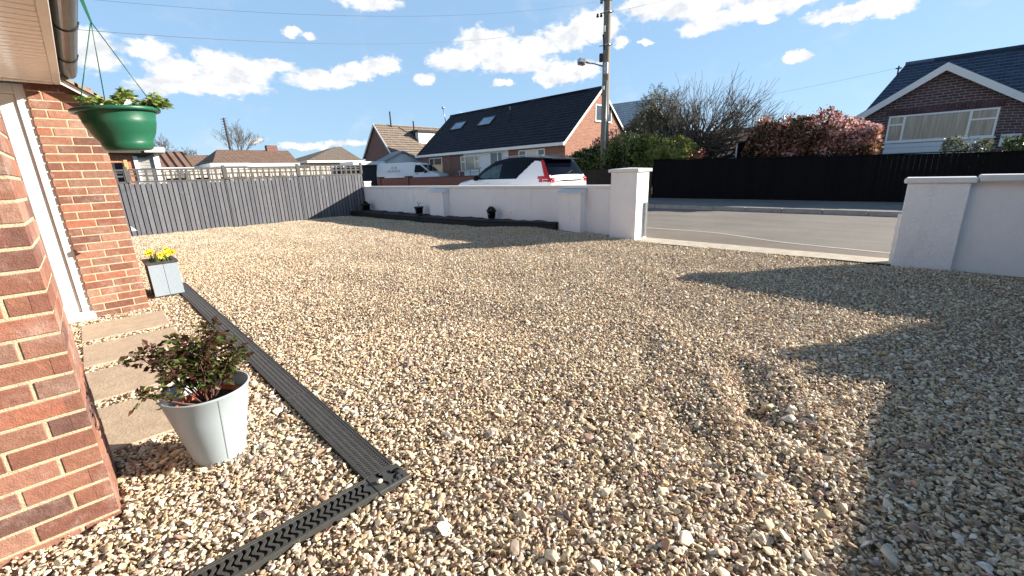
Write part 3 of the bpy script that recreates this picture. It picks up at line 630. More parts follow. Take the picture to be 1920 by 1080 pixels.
def own_house():
    H = empty('brick_house', (-0.6, 4.0, 0), 'red brick house close on the left, with a white door, dark gutter and cream soffit', 'house')
    # near pier: faces -Y and +X
    PX, PY, PYB = -0.142, 2.10, 2.56
    mb = MB()
    brick_courses(mb, (PX, PY, -0.06), (-1, 0, 0), (0, -1, 0), 1.5, 2.2, phase=0)
    brick_courses(mb, (PX, PY+0.0, -0.06), (0, 1, 0), (1, 0, 0), 0.46, 2.2, phase=1)
    mb.box((PX-1.6, PY+0.0035, -0.1), (PX-0.0035, PYB-0.006, 2.13), 1)
    mb.build('wall', [MAT['brick'], MAT['mortar']], H)
    # far pier beside the door, faces -Y and +X
    mb = MB(); FX, FY = 0.286, 5.77
    brick_courses(mb, (FX, FY, -0.02), (-1, 0, 0), (0, -1, 0), 0.43, 2.17, phase=1)
    brick_courses(mb, (FX, FY, -0.02), (0, 1, 0), (1, 0, 0), 4.0, 1.98, phase=0)
    mb.box((-0.134, FY+0.0035, -0.1), (FX-0.0035, 9.75, 1.93), 1)
    mb.prism([(-0.134, FY+0.004, 1.93), (FX-0.009, FY+0.004, 1.93), (FX-0.009, FY+0.004, 1.96), (0.02, FY+0.004, 2.14), (-0.134, FY+0.004, 2.14)], (0, 0.3, 0), 1)
    mb.build('wall', [MAT['brick'], MAT['mortar']], H)
    # recess back wall
    mb = MB(); mb.wallq((-1.5, 2.56), (-1.5, 5.9), -0.1, 2.14); mb.box((-1.75, 5.93, -0.1), (-1.16, 6.2, 2.13))
    mb.wallq((-1.5, 5.93), (-1.16, 5.93), -0.1, 2.13)
    mb.build('recess_wall', MAT['house_brick_red'], H)
    # door in its frame, facing -Y
    d0, d1, dy = -1.14, -0.136, 5.787
    mb = MB()
    mb.box((d1-0.075, dy, 0.07), (d1, dy+0.07, 2.13), 0, b=0.004); mb.box((d0, dy, 0.07), (d0+0.075, dy+0.07, 2.13), 0, b=0.004)
    mb.box((d0+0.075, dy, 2.05), (d1-0.075, dy+0.07, 2.13), 0, b=0.004)
    fr = mb.build('door_frame', MAT['upvc'], H)
    mb = MB(); mb.box((d0-0.02, dy-0.10, 0.0), (d1+0.012, dy+0.07, 0.045), 0, b=0.006); mb.box((d0, dy-0.02, 0.045), (d1, dy+0.07, 0.07), 0, b=0.003)
    mb.build('sill', MAT['upvc'], fr)
    mb = MB()
    a, b = d0+0.078, d1-0.078
    mb.box((a, dy+0.02, 0.075), (a+0.11, dy+0.06, 2.045), 0, b=0.006); mb.box((b-0.11, dy+0.02, 0.075), (b, dy+0.06, 2.045), 0, b=0.006)
    mb.box((a+0.11, dy+0.02, 0.075), (b-0.11, dy+0.06, 0.25), 0, b=0.006); mb.box((a+0.11, dy+0.02, 1.93), (b-0.11, dy+0.06, 2.045), 0, b=0.006)
    mb.box((a+0.11, dy+0.035, 0.25), (b-0.11, dy+0.05, 1.93), 0)
    mb.box((a+0.17, dy+0.027, 0.31), (b-0.17, dy+0.045, 1.87), 0, b=0.006)
    dr = mb.build('door', MAT['upvc'], H)
    mb = MB(); mb.box((a+0.03, dy+0.005, 0.95), (a+0.065, dy+0.02, 1.17), 0, b=0.004); mb.tube([(a+0.047, dy-0.03, 1.08), (a+0.16, dy-0.03, 1.08)], 0.009)
    mb.tube([(a+0.047, dy+0.01, 1.08), (a+0.047, dy-0.03, 1.08)], 0.009)
    mb.build('handle', MAT['steel'], dr)
    # soffit boards running in X, edge trims
    mb = MB(); y = 0.2
    while y < 5.60:
        e = min(y+0.092, 5.62); mb.box((-1.8, y, 2.140), (0.045, e, 2.150), 0, b=0.003); y += 0.10
    mb.box((-1.8, 0.2, 2.150), (0.09, 5.75, 2.156), 1)
    mb.build('soffit', [MAT['soffit'], MAT['black']], H)
    mb = MB(); mb.box((0.045, 0.2, 2.128), (0.093, 5.66, 2.20), 0, b=0.004); mb.box((-1.8, 5.62, 2.128), (0.045, 5.68, 2.149), 0, b=0.004); mb.box((0.078, 0.2, 2.2), (0.093, 5.7, 2.30), 0)
    mb.build('fascia', MAT['soffit'], H)
    # half-round gutter with joint sleeves
    mb = MB(); cx, cz, r = 0.158, 2.245, 0.058
    def half(y0, y1, r, m=0, t=0.004):
        n = 14; P = [(cx + r*math.cos(math.pi + math.pi*k/n), cz + r*math.sin(math.pi + math.pi*k/n)) for k in range(n+1)]
        Q = [(cx + (r-t)*math.cos(math.pi + math.pi*k/n), cz + (r-t)*math.sin(math.pi + math.pi*k/n)) for k in range(n+1)]
        for k in range(n):
            mb.face([(P[k][0], y0, P[k][1]), (P[k+1][0], y0, P[k+1][1]), (P[k+1][0], y1, P[k+1][1]), (P[k][0], y1, P[k][1])], None, m, True)
            mb.face([(Q[k+1][0], y0, Q[k+1][1]), (Q[k][0], y0, Q[k][1]), (Q[k][0], y1, Q[k][1]), (Q[k+1][0], y1, Q[k+1][1])], None, m, True)
            mb.face([(P[k+1][0], y0, P[k+1][1]), (P[k][0], y0, P[k][1]), (Q[k][0], y0, Q[k][1]), (Q[k+1][0], y0, Q[k+1][1])], None, m)
            mb.face([(P[k][0], y1, P[k][1]), (P[k+1][0], y1, P[k+1][1]), (Q[k+1][0], y1, Q[k+1][1]), (Q[k][0], y1, Q[k][1])], None, m)
        mb.box((cx-r-0.004, y0, cz-0.002), (cx-r+0.004, y1, cz+0.006), m); mb.box((cx+r-0.006, y0, cz-0.004), (cx+r+0.004, y1, cz+0.008), m, b=0.002)
    half(0.2, 5.68, r)
    g = mb.build('gutter', MAT['gutter'], H)
    for yy in (1.9, 4.0, 4.95):
        mb = MB(); half(yy, yy+0.035, r+0.007); mb.build('bracket', MAT['gutter'], g)
    # tiled roof above
    mb = MB(); s = math.tan(rad(32)); x0, x1 = 0.13, -3.6; z0 = 2.315
    y0, y1 = -5.0, 5.72
    mb.face([(x0, y0, z0), (x0, y1, z0), (x1, y1, z0+(x0-x1)*s), (x1, y0, z0+(x0-x1)*s)], None, 0)
    mb.face([(x0, y1, z0-0.03), (x0, y0, z0-0.03), (x1, y0, z0-0.03+(x0-x1)*s), (x1, y1, z0-0.03+(x0-x1)*s)], None, 0)
    mb.face([(x0, y0, z0-0.03), (x0, y1, z0-0.03), (x0, y1, z0), (x0, y0, z0)], None, 0)
    mb.face([(x0, y1, z0-0.03), (x1, y1, z0-0.03+(x0-x1)*s), (x1, y1, z0+(x0-x1)*s), (x0, y1, z0)], None, 0)
    mb.build('roof', MAT['tile_brown'], H)
    # lower roof over the far part with its verge board
    mb = MB(); S = -0.66; vx0, vz0, vx1 = -0.6, 2.68, 0.50
    zt = lambda x: 2.215 + (x-0.09)*S
    mb.face([(vx0, 5.66, zt(vx0)), (vx1, 5.66, zt(vx1)), (vx1, 9.9, zt(vx1)), (vx0, 9.9, zt(vx0))], [(0, 0), (0, 1), (4, 1), (4, 0)], 0)
    mb.face([(vx1, 5.66, zt(vx1)-.03), (vx0, 5.66, zt(vx0)-.03), (vx0, 9.9, zt(vx0)-.03), (vx1, 9.9, zt(vx1)-.03)], None, 0)
    mb.face([(vx1, 5.66, zt(vx1)-.03), (vx1, 9.9, zt(vx1)-.03), (vx1, 9.9, zt(vx1)), (vx1, 5.66, zt(vx1))], None, 0)
    for k in range(4):
        xa = 0.07 + k*0.11; xb = xa+0.13
        mb.prism([(xa, 5.645, zt(xa)-0.022), (xb, 5.645, zt(xb)-0.022), (xb, 5.645, zt(xb)+0.004), (xa, 5.645, zt(xa)+0.012)], (0, 0.05, 0), 0)
    mb.build('lower_roof', MAT['tile_brown'], H)
    mb = MB()
    mb.prism([(-0.0, 5.67, zt(0)-.03), (0.47, 5.67, zt(.47)-.03), (0.47, 5.67, zt(.47)-.075), (-0.0, 5.67, zt(0)-.075)], (0, 0.02, 0), 0)
    mb.build('verge_board', MAT['soffit'], H)
    mb = MB()
    mb.prism([(-0.0, 5.69, zt(0)-.04), (0.44, 5.69, zt(.44)-.04), (0.44, 5.69, zt(.44)-.08), (-0.0, 5.69, zt(0)-.08)], (0, 0.08, 0), 0)
    mb.box((0.30, 5.78, 1.88), (0.46, 9.8, 1.90)); mb.box((0.455, 5.7, 1.88), (0.475, 9.8, 1.96))
    mb.build('eaves_box', MAT['planter_dark'], H)
    # small white bracket on the side wall
    q = sight(250, 430, X=.30); b = MB(); b.prism([(.287, q.y, q.z-.015), (.287, q.y, q.z+.03), (.31, q.y, q.z+.005), (.325, q.y, q.z-.015)], (0, .03, 0))
    b.build('wall_bracket', MAT['upvc'], H)
own_house()

def slabs():
    for i, (x, y) in enumerate(SLABS):
        words = ['farthest sandstone slab, laid against the white door sill', 'second sandstone slab from the white door', 'third sandstone slab from the door, left of the rose bush', 'nearest sandstone slab, half in the shadow of the grey pot']
        mb = MB(); n = 10
        mb.box((x, y, -0.03), (x+0.6, y+0.6, 0.008 + 0.001*i), 0, b=0.006)
        o = mb.build('paving_slab', MAT['paving'])
        tag(o, words[i], 'paving slab', 'sandstone slabs by the door')
slabs()

# ------------------------------------------------------------------ drain channel
def wave_grate(mb, u0, u1, v0, v1, axis, pitch, slot, amp, cycles, rail, z=0.014, dep=0.010, arc=False):
    """wavy slots across the channel; u runs along it, v across"""
    def P(u, v, zz): return (v, u, zz) if axis == 'Y' else (u, v, zz)
    def F(q):
        if axis == 'Y': q = q[::-1]
        mb.face(q, None)
    a, b = v0 + rail, v1 - rail; n = int((12 if arc else 6)*cycles)
    L_ = [a + (b-a)*i/n for i in range(n+1)]
    def w(i):
        t = i/n
        return amp*(abs(((t*cycles) % 1.0)*2-1)*2-1) if not arc else amp*math.sin(2*math.pi*cycles*t)
    W = [w(i) for i in range(n+1)]
    k = 0; u = u0
    cut = [u0]
    N_ = int((u1-u0-0.02)/pitch)
    for k in range(N_+1):
        s0 = u0 + 0.01 + k*pitch + slot/2 if k > 0 else None
        A_ = [u0]*(n+1) if k == 0 else [u0+0.012+(k-1)*pitch + slot/2 + amp + w_ for w_ in W]
        B_ = [u1]*(n+1) if k == N_ else [u0+0.012+k*pitch - slot/2 + amp + w_ for w_ in W]
        for i in range(n):
            F([P(A_[i], L_[i], z), P(B_[i], L_[i], z), P(B_[i+1], L_[i+1], z), P(A_[i+1], L_[i+1], z)])
            F([P(B_[i], L_[i], z), P(B_[i], L_[i], z-dep), P(B_[i+1], L_[i+1], z-dep), P(B_[i+1], L_[i+1], z)])
            F([P(A_[i+1], L_[i+1], z), P(A_[i+1], L_[i+1], z-dep), P(A_[i], L_[i], z-dep), P(A_[i], L_[i], z)])
    for (q0, q1) in ((v0, a), (b, v1)):
        lo = (q0, u0, z-0.03) if axis == 'Y' else (u0, q0, z-0.03); hi = (q1, u1, z+0.0015) if axis == 'Y' else (u1, q1, z+0.0015)
        mb.box(lo, hi, b=0.0015)
    mb.face([P(u0, v0, z-0.06), P(u1, v0, z-0.06), P(u1, v1, z-0.06), P(u0, v1, z-0.06)][::(-1 if axis == 'Y' else 1)], None, 1)

def channels():
    D = empty('drain_channel', (0.67, 4.2, 0), 'long drain channel run with fine chevron slots, from the corner piece to the square planter', 'drain channel')
    y = CH_Y1; k = 0
    while y < 6.7:
        e = min(y+1.0, 6.8); mb = MB(); wave_grate(mb, y+0.002, e-0.002, CH_X0+0.007, CH_X1-0.007, 'Y', 0.0165, 0.0062, 0.0035, 4, 0.010)
        mb.build('grate', [MAT['grate_far'], MAT['black']], D); y = e
    mb = MB(); mb.box((CH_X0, CH_Y1, -0.05), (CH_X0+0.006, 6.8, 0.017), b=0.001); mb.box((CH_X1-0.006, CH_Y1, -0.05), (CH_X1, 6.8, 0.017), b=0.001)
    mb.box((CH_X0+.006, CH_Y1, -0.05), (CH_X1-.006, 6.8, -0.047)); mb.box((CH_X0, 6.8, -0.05), (CH_X1, 6.806, 0.017))
    mb.build('channel_body', MAT['grate'], D)
    D = empty('drain_channel', (-0.1, 1.48, 0), 'nearest drain channel run with bold wavy black slots, leaving the photo at the bottom', 'drain channel')
    x = CH_X0
    while x > -0.9:
        e = x-1.0; mb = MB(); wave_grate(mb, e+0.002, x-0.002, CH_Y0+0.006, CH_Y1-0.006, 'X', 0.0255, 0.0125, 0.0085, 1.5, 0.009, arc=True)
        mb.build('grate', [MAT['grate'], MAT['black']], D); x = e
    mb = MB(); mb.box((x, CH_Y0, -0.05), (CH_X0, CH_Y0+.005, 0.017), b=0.001); mb.box((x, CH_Y1-.005, -0.05), (CH_X0, CH_Y1, 0.017), b=0.001)
    mb.box((x, CH_Y0+.005, -0.05), (CH_X0, CH_Y1-.005, -0.047))
    mb.build('channel_body', MAT['grate'], D)
    D = empty('drain_corner', (0.67, 1.48, 0), 'square drain corner piece joining the two channel runs, with curved slots', 'drain corner')
    mb = MB(); x0, x1, y0, y1 = CH_X0+.002, CH_X1+.012, CH_Y0-.004, CH_Y1-.003
    z = 0.0155; mb.box((x0, y0, -0.04), (x1, y1, z), b=0.0025)
    mb.build('cover', MAT['grate'], D)
    mb = MB()
    def slot(pts, w=0.0055):
        for a, b in zip(pts[:-1], pts[1:]):
            a = Vector((*a, 0)); b = Vector((*b, 0)); d = (b-a).normalized(); q = Vector((-d.y, d.x, 0))*w
            mb.face([(p.x, p.y, z+0.0012) for p in (a-q-d*w*.5, b-q+d*w*.5, b+q+d*w*.5, a+q-d*w*.5)])
    for (cx, cy, r, a0) in ((x0+.03, y0+.03, .022, 40), (x1-.03, y1-.03, .024, 220), (x0+.035, y1-.03, .02, -50), (x1-.035, y0+.03, .02, 130), (x1-.028, (y0+y1)/2, .02, 100), (x0+.06, y1-.02, .016, 180)):
        slot([(cx + r*math.cos(rad(a0+t)), cy + r*math.sin(rad(a0+t))) for t in range(-60, 61, 20)])
    for k in range(4): slot([(x0+.05+k*.022, y0+.012), (x0+.055+k*.022, y0+.03)], 0.003)
    mb.build('slots', MAT['black'], D)
    bm = bmesh.new(); bmesh.ops.create_icosphere(bm, subdivisions=2, radius=0.012)
    for v in bm.verts: v.co = Vector((v.co.x*1.1, v.co.y*0.95, v.co.z*0.72)) + Vector((0, 0, 0.0245)) + v.normal*0
    me = bpy.data.meshes.new('pebble'); bm.to_mesh(me); bm.free(); me.materials.append(m_plain('cream_pebble', (0.72, 0.62, 0.46), 0.7, 0.1, 90))
    for p in me.polygons: p.use_smooth = True
    o = bpy.data.objects.new('pebble', me); COL.objects.link(o); c = sight(712, 904, Z=0.02); o.location = (c.x, c.y, 0)
    tag(o, 'round cream pebble lying alone on the drain corner piece', 'pebble')
channels()

# ------------------------------------------------------------------ foliage tools
def leaf_mesh(C, size, dirs=None, aspect=0.5, fold=0.25, droop=0.0):
    """C: n x 3 leaf bases. Each leaf is a folded kite of two quads -> verts, quads"""
    n = len(C); C = np.asarray(C, float)
    if dirs is None:
        dirs = rng.normal(size=(n, 3)); dirs[:, 2] += 0.25
    d = dirs/np.linalg.norm(dirs, axis=1, keepdims=True)
    up = rng.normal(size=(n, 3)); s = np.cross(d, up); s /= np.linalg.norm(s, axis=1, keepdims=True) + 1e-9; nn = np.cross(s, d)
    L_ = (np.asarray(size)*np.ones(n))[:, None]; w = L_*aspect*0.5
    base = C; tip = C + d*L_ + np.array([0, 0, -1])*L_*droop; mid = C + d*L_*0.5
    a = mid + s*w + nn*w*fold; b = mid - s*w + nn*w*fold; m1 = C + d*L_*0.25
    V = np.stack([base, a, tip, b], 1).reshape(-1, 3)
    i = np.arange(n)*4
    T = np.concatenate([np.stack([i, i+1, i+2], -1), np.stack([i, i+2, i+3], -1)])
    return V, T
def leaves(name, C, size, mat, parent, tint, dirs=None, aspect=0.5, fold=0.3, droop=0.0):
    V, T = leaf_mesh(C, size, dirs, aspect, fold, droop)
    return fast_mesh(name, V, T, mat, parent, np.concatenate([tint, tint]), tris=True)
def clump(P, scale, seed=0):
    """cheap smooth noise in [-1, 1] to break foliage into light and dark clumps"""
    r = np.random.default_rng(seed); s = np.zeros(len(P))
    for k in range(5):
        w = r.normal(size=3)*scale*(1+k*0.8); s += np.sin(P @ w + r.uniform(0, 6.3))/(1+k*0.5)
    return np.clip(s/2.2, -1, 1)

def branches(mb, p, d, length, r, depth, spread=0.5, gn=4, up=0.12, kids=(2, 3), rmin=0.004, shrink=0.74, taper=0.68, wig=0.12):
    """recursive bare branching added to mb"""
    p = Vector(p); d = Vector(d).normalized(); pts = [p.copy()]; rr = [r]; seg = 4
    for i in range(seg):
        d = (d + Vector((random.gauss(0, wig), random.gauss(0, wig), random.gauss(up, wig)))).normalized()
        p = p + d*length/seg; pts.append(p.copy()); rr.append(max(rmin, r*(1-(1-taper)*(i+1)/seg)))
    mb.tube(pts, rr, 5 if r > 0.03 else 3, cap=False)
    if depth <= 0: return
    for k in range(random.randint(*kids)):
        i = random.choice((2, 3, 4, 4)); q = pts[i]
        ax = Vector((random.gauss(0, 1), random.gauss(0, 1), random.gauss(0.15, 0.8)))
        nd = (d + ax.normalized()*spread*random.uniform(0.6, 1.3)).normalized()
        branches(mb, q, nd, length*shrink*random.uniform(0.8, 1.15), max(rmin, rr[i]*0.68), depth-1, spread, gn, up, kids, rmin, shrink, taper, wig)

# ------------------------------------------------------------------ pots, planter, basket
def rose_pot():
    cx, cy = 0.226, 2.26
    P = empty('plant_pot', (cx, cy, 0), 'large pale grey tapered pot with a seam, holding the red leaved rose', 'pot')
    H_ = 0.345
    mb = MB()
    prof = [(0.1005, -0.02)] + [(0.106 + 0.068*t, 0.01 + (H_-0.01)*t) for t in (0.0, 0.3, 0.65, 0.97)] + [(0.176, H_-0.006), (0.176, H_), (0.170, H_+0.001), (0.166, H_-0.004), (0.145, 0.22), (0.112, 0.05), (0, 0.05)]
    mb.lathe(prof, (cx, cy, 0), 56); mb.build('body', MAT['pot'], P)
    mb = MB(); a = rad(-84)
    mb.prism([(cx + (r+0.0008)*math.cos(a+o), cy + (r+0.0008)*math.sin(a+o), z) for r, z, o in ((0.1068, 0.012, -0.006), (0.1068, 0.012, 0.006), (0.1738, H_-0.01, 0.004), (0.1738, H_-0.01, -0.004))], Vector((math.cos(a), math.sin(a), 0))*0.0012)
    mb.build('seam', MAT['logo_grey'], P)
    T = empty('inner_pot', (cx+0.01, cy-0.005, 0.05), 'orange terracotta inner pot of compost standing inside the large grey pot', 'pot')
    mb = MB(); mb.lathe([(0.0, 0.052), (0.085, 0.052), (0.118, 0.27), (0.128, 0.272), (0.130, 0.292), (0.120, 0.294), (0.116, 0.26), (0.0, 0.26)], (cx+0.008, cy-0.008, 0), 40)
    mb.build('body', MAT['terracotta'], T)
    bm = MB(); n = 22
    for i in range(n):
        for r0, r1 in ((0, 0.06), (0.06, 0.117)):
            a, b = 2*math.pi*i/n, 2*math.pi*(i+1)/n
            z = lambda r, q: 0.268 + 0.006*math.sin(r*90+q*3)
            bm.face([(cx+.008+r*math.cos(q), cy-.008+r*math.sin(q), z(r, q)) for r, q in ((r0, a), (r1, a), (r1, b), (r0, b))], None, 0, True)
    bm.build('compost', MAT['compost'], T)
    R = empty('rose_bush', (cx, cy, 0.26), 'leafy rose bush with dark red and green leaves growing in the pale grey pot', 'rose bush')
    mb = MB(); C = []; D = []; T_ = []
    tips = []
    main = []
    for k in range(24):
        a = random.uniform(0, 6.28); lean = random.uniform(0.1, 0.62)
        main.append((Vector((math.cos(a)*lean, math.sin(a)*lean, 1.0)), random.uniform(0.24, 0.37)))
    main += [(Vector((-0.85, -0.30, 0.62)), 0.31), (Vector((-0.75, 0.1, 1.05)), 0.36), (Vector((0.45, 0.5, 1.15)), 0.36), (Vector((0.55, -0.1, 0.75)), 0.22)]
    for d, L_ in main:
        p = Vector((cx + d.x*0.03, cy + d.y*0.03, 0.265)); d = d.normalized(); pts = [p.copy()]
        for i in range(7):
            d = (d + Vector((random.gauss(0, .10), random.gauss(0, .10), random.gauss(0.0, .07)))).normalized(); p = p + d*L_/7; pts.append(p.copy())
        mb.tube(pts, [0.0042*(1-0.09*i) for i in range(8)], 5, cap=False)
        for i in range(3, 8):
            for s in range(3 if i < 7 else 5):
                q = pts[i] + Vector((random.gauss(0, .006), random.gauss(0, .006), random.gauss(0, .006)))
                o = Vector((random.gauss(0, 1), random.gauss(0, 1), random.gauss(0.2, .6))).normalized()
                e = q + o*random.uniform(0.025, 0.05); mb.tube([q, e], [0.0012, 0.0008], 3, cap=False)
                for t in (0.45, 0.75, 1.0):
                    c = q.lerp(e, t)
                    for sd in ((-1, 1) if t < 1 else (0,)):
                        dd = (o + o.cross(Vector((0, 0, 1)))*sd*1.1 + Vector((0, 0, random.gauss(0, .3)))).normalized()
                        C.append(c); D.append(dd)
                        dense = 0.62 + 0.9*(0.45 - (c.z-0.26)*1.2); T_.append(min(1, max(0, random.gauss(dense*0.75, 0.26))))
    mb.build('stems', MAT['stem'], R)
    leaves('leaves', C, rng.uniform(0.018, 0.036, len(C)), MAT['leaf_rose'], R, np.array(T_), np.array(D), 0.62, 0.25)
rose_pot()

def square_planter():
    P = empty('square_planter', (0.5, 6.34, 0), 'square wooden planter with a pale blue front beside the brick corner, filled with daffodils', 'planter')
    x0, x1, y0, y1, h = 0.375, 0.645, 6.15, 6.58, 0.385
    mb = MB()
    mb.box((x0, y0, 0.02), ((x0+x1)/2-0.0015, y0+0.018, h), b=0.002); mb.box(((x0+x1)/2+0.0015, y0, 0.02), (x1, y0+0.018, h), b=0.002)
    mb.build('front_panel', MAT['planter_front'], P)
    mb = MB(); mb.box((x0+.002, y0+.019, 0.0), (x0+0.02, y1-.02, h)); mb.box((x1-0.02, y0+.019, 0.0), (x1-.002, y1-.02, h)); mb.box((x0+.002, y1-.02, 0.0), (x1-.002, y1, h))
    mb.box((x0+.01, y0+.01, 0.0), (x1-.01, y0+.019, .02))
    mb.build('side_panels', MAT['planter_dark'], P)
    mb = MB(); t = 0.045; z0, z1 = h+.001, h+0.022
    mb.box((x0-.012, y0-.012, z0), (x1+.012, y0+t, z1), b=.003); mb.box((x0-.012, y1-t, z0), (x1+.012, y1+.012, z1), b=.003)
    mb.box((x0-.012, y0+t, z0), (x0+t-.01, y1-t, z1)); mb.box((x1-t+.01, y0+t, z0), (x1+.012, y1-t, z1))
    mb.build('rim', MAT['planter_dark'], P)
    mb = MB(); mb.box((x0+.02, y0+.02, 0.05), (x1-.02, y1-.02, h-.03)); mb.build('compost', MAT['compost'], P)
    D = empty('daffodils', (0.5, 6.36, h-.03), 'clump of yellow daffodils with green strap leaves in the square planter', 'daffodils')
    V = []; T = []; tt = []
    mb = MB()
    for k in range(46):
        bx, by = random.uniform(x0+.05, x1-.05), random.uniform(y0+.06, y1-.08); a = random.uniform(0, 6.28); L_ = random.uniform(0.12, 0.24)
        ln = random.uniform(0.1, 0.55); p = Vector((bx, by, h-.03)); d = Vector((math.cos(a)*ln, math.sin(a)*ln, 1)).normalized(); w = Vector((-math.sin(a), math.cos(a), 0))*0.005
        prev = p
        for i in range(4):
            d2 = (d + Vector((math.cos(a), math.sin(a), -0.4))*0.12*i).normalized(); q = prev + d2*L_/4; k2 = 1 - i*0.2
            mb.face([prev-w*k2, prev+w*k2, q+w*(k2-.2), q-w*(k2-.2)], None, 0, True, tint=random.random()); prev = q
    mb.build('leaves', MAT['leaf_daffodil'], D)
    for k in range(9):
        bx, by = random.uniform(x0+.05, x1-.02), random.uniform(y0+.03, y1-.1); a = random.uniform(0, 6.28)
        top = Vector((bx + random.uniform(-.03, .05), by + random.uniform(-.06, .02), h + random.uniform(0.06, 0.15)))
        mb = MB(); mb.tube([(bx, by, h-.03), Vector((bx, by, h+.04)).lerp(top, .4), top], 0.003, 4)
        mb.build('stem', MAT['leaf_daffodil'], D)
        f = Vector((random.uniform(-.4, .6), -0.8, random.uniform(-.1, .5))).normalized(); s = f.cross(Vector((0, 0, 1))).normalized(); u = s.cross(f)
        mb = MB()
        for i in range(6):
            q = 2*math.pi*i/6; e = s*math.cos(q)+u*math.sin(q); g = f.cross(e); c = top
            mb.face([c, c+e*.022+g*.012+f*.003, c+e*.042, c+e*.022-g*.012+f*.003], None, 0, False)
        R_ = [(top + f*z + (s*math.cos(q)+u*math.sin(q))*r) for z, r in ((0, .007), (.022, .011), (.025, .014)) for q in [2*math.pi*i/8 for i in range(8)]]
        for j in range(2):
            for i in range(8):
                i2 = (i+1) % 8; mb.face([R_[j*8+i], R_[j*8+i2], R_[j*8+8+i2], R_[j*8+8+i]], None, 0, True)
        mb.build('flower', MAT['petal_yellow'], D)
square_planter()

def hanging_basket():
    c0 = Vector((0.215, 2.9, 1.605))
    tilt = Matrix.Rotation(rad(-4), 4, 'Y')
    B = empty('hanging_basket', c0, 'green plastic hanging basket on thin green hangers below the gutter', 'hanging basket')
    prof = [(0.0, -0.186), (0.086, -0.186), (0.094, -0.180), (0.102, -0.152), (0.1005, -0.148), (0.122, -0.11), (0.135, -0.07), (0.1395, -0.052), (0.1385, -0.048), (0.147, -0.015), (0.150, 0.0)]
    mb = MB(); mb.lathe(prof + [(0.143, 0.0), (0.13, -0.05), (0.09, -0.15), (0, -0.155)], c0, 56, 0, tilt); mb.build('bowl', MAT['green_plastic'], B)
    mb = MB(); mb.lathe([(0.150, -0.012), (0.166, -0.012), (0.170, -0.006), (0.170, 0.002), (0.164, 0.006), (0.146, 0.006), (0.142, 0.0)], c0, 56, 0, tilt); mb.build('rim', MAT['green_plastic'], B)
    mb = MB(); mb.lathe([(0.0, -0.02), (0.142, -0.022)], c0, 30, 0, tilt); mb.build('compost', MAT['compost'], B)
    hook = Vector((0.185, 2.9, 2.14)); knot = Vector((0.205, 2.9, 1.985))
    for k, a in enumerate((100, 215, 335)):
        e = c0 + tilt @ Vector((0.158*math.cos(rad(a)), 0.158*math.sin(rad(a)), 0.004))
        mb = MB(); mb.tube([knot, e], 0.0022, 5); mb.build('hanger', MAT['green_plastic'], B)
    mb = MB(); d = (hook-knot)
    mb.prism([knot+Vector((-.004, 0, 0)), knot+Vector((.004, 0, 0)), hook+Vector((.008, 0, 0)), hook+Vector((-.012, 0, 0))], (0, 0.004, 0)); mb.tube([hook, hook+Vector((0, 0, .05)), hook+Vector((-.03, 0, .07))], 0.003, 5)
    mb.build('hook_strap', MAT['green_plastic'], B)
    F = empty('bedding_plant', c0, 'bright green bedding plants with a few white flowers in the hanging basket', 'plant')
    C = []; D = []; T = []; mb = MB(); fl = MB()
    sprigs = [(0.02, 0.05, .03), (-.08, .0, .05), (-.10, -.05, .04), (-.06, .05, .06), (.0, -.06, .025), (-.04, -.09, .03)] + [(.06+random.gauss(0, .025), random.gauss(0, .05), random.uniform(.04, .10)) for _ in range(7)] + [(.12+random.gauss(0, .02), random.gauss(0, .05), random.uniform(.02, .075)) for _ in range(9)] + [(.155, -.02, .06), (.17, .0, .045)]
    for (x, y, h) in sprigs:
        b = c0 + Vector((x*0.75, y*0.8, -0.015)); t = c0 + Vector((x*1.12, y*1.1, h)); mb.tube([b, b.lerp(t, .5)+Vector((0, 0, .008)), t], 0.0022, 4, cap=False)
        for j in range(30):
            a = random.uniform(0, 6.28); C.append(t + Vector((0, 0, -random.uniform(0, 1)*h*0.5))); D.append(Vector((math.cos(a), math.sin(a), random.uniform(-.1, .6)))); T.append(min(1, max(0, random.gauss(.55, .25))))
    mb.build('stems', MAT['leaf_daffodil'], F)
    leaves('leaves', C, rng.uniform(0.022, 0.05, len(C)), MAT['leaf_basket'], F, np.array(T), np.array(D), 0.36, 0.35, 0.15)
    for (x, y, h) in ((.035, -.10, .015), (.045, -.095, .03), (.0, -.13, .0)):
        fc = c0 + Vector((x, y, h))
        fl = MB()
        for i in range(6):
            q = 2*math.pi*i/6; e = Vector((math.cos(q), -.3, math.sin(q))); g = Vector((-math.sin(q), 0, math.cos(q)))
            fl.face([fc, fc+e*.007+g*.005, fc+e*.014, fc+e*.007-g*.005])
        fl.build('flower', MAT['petal_white'], F)
hanging_basket()

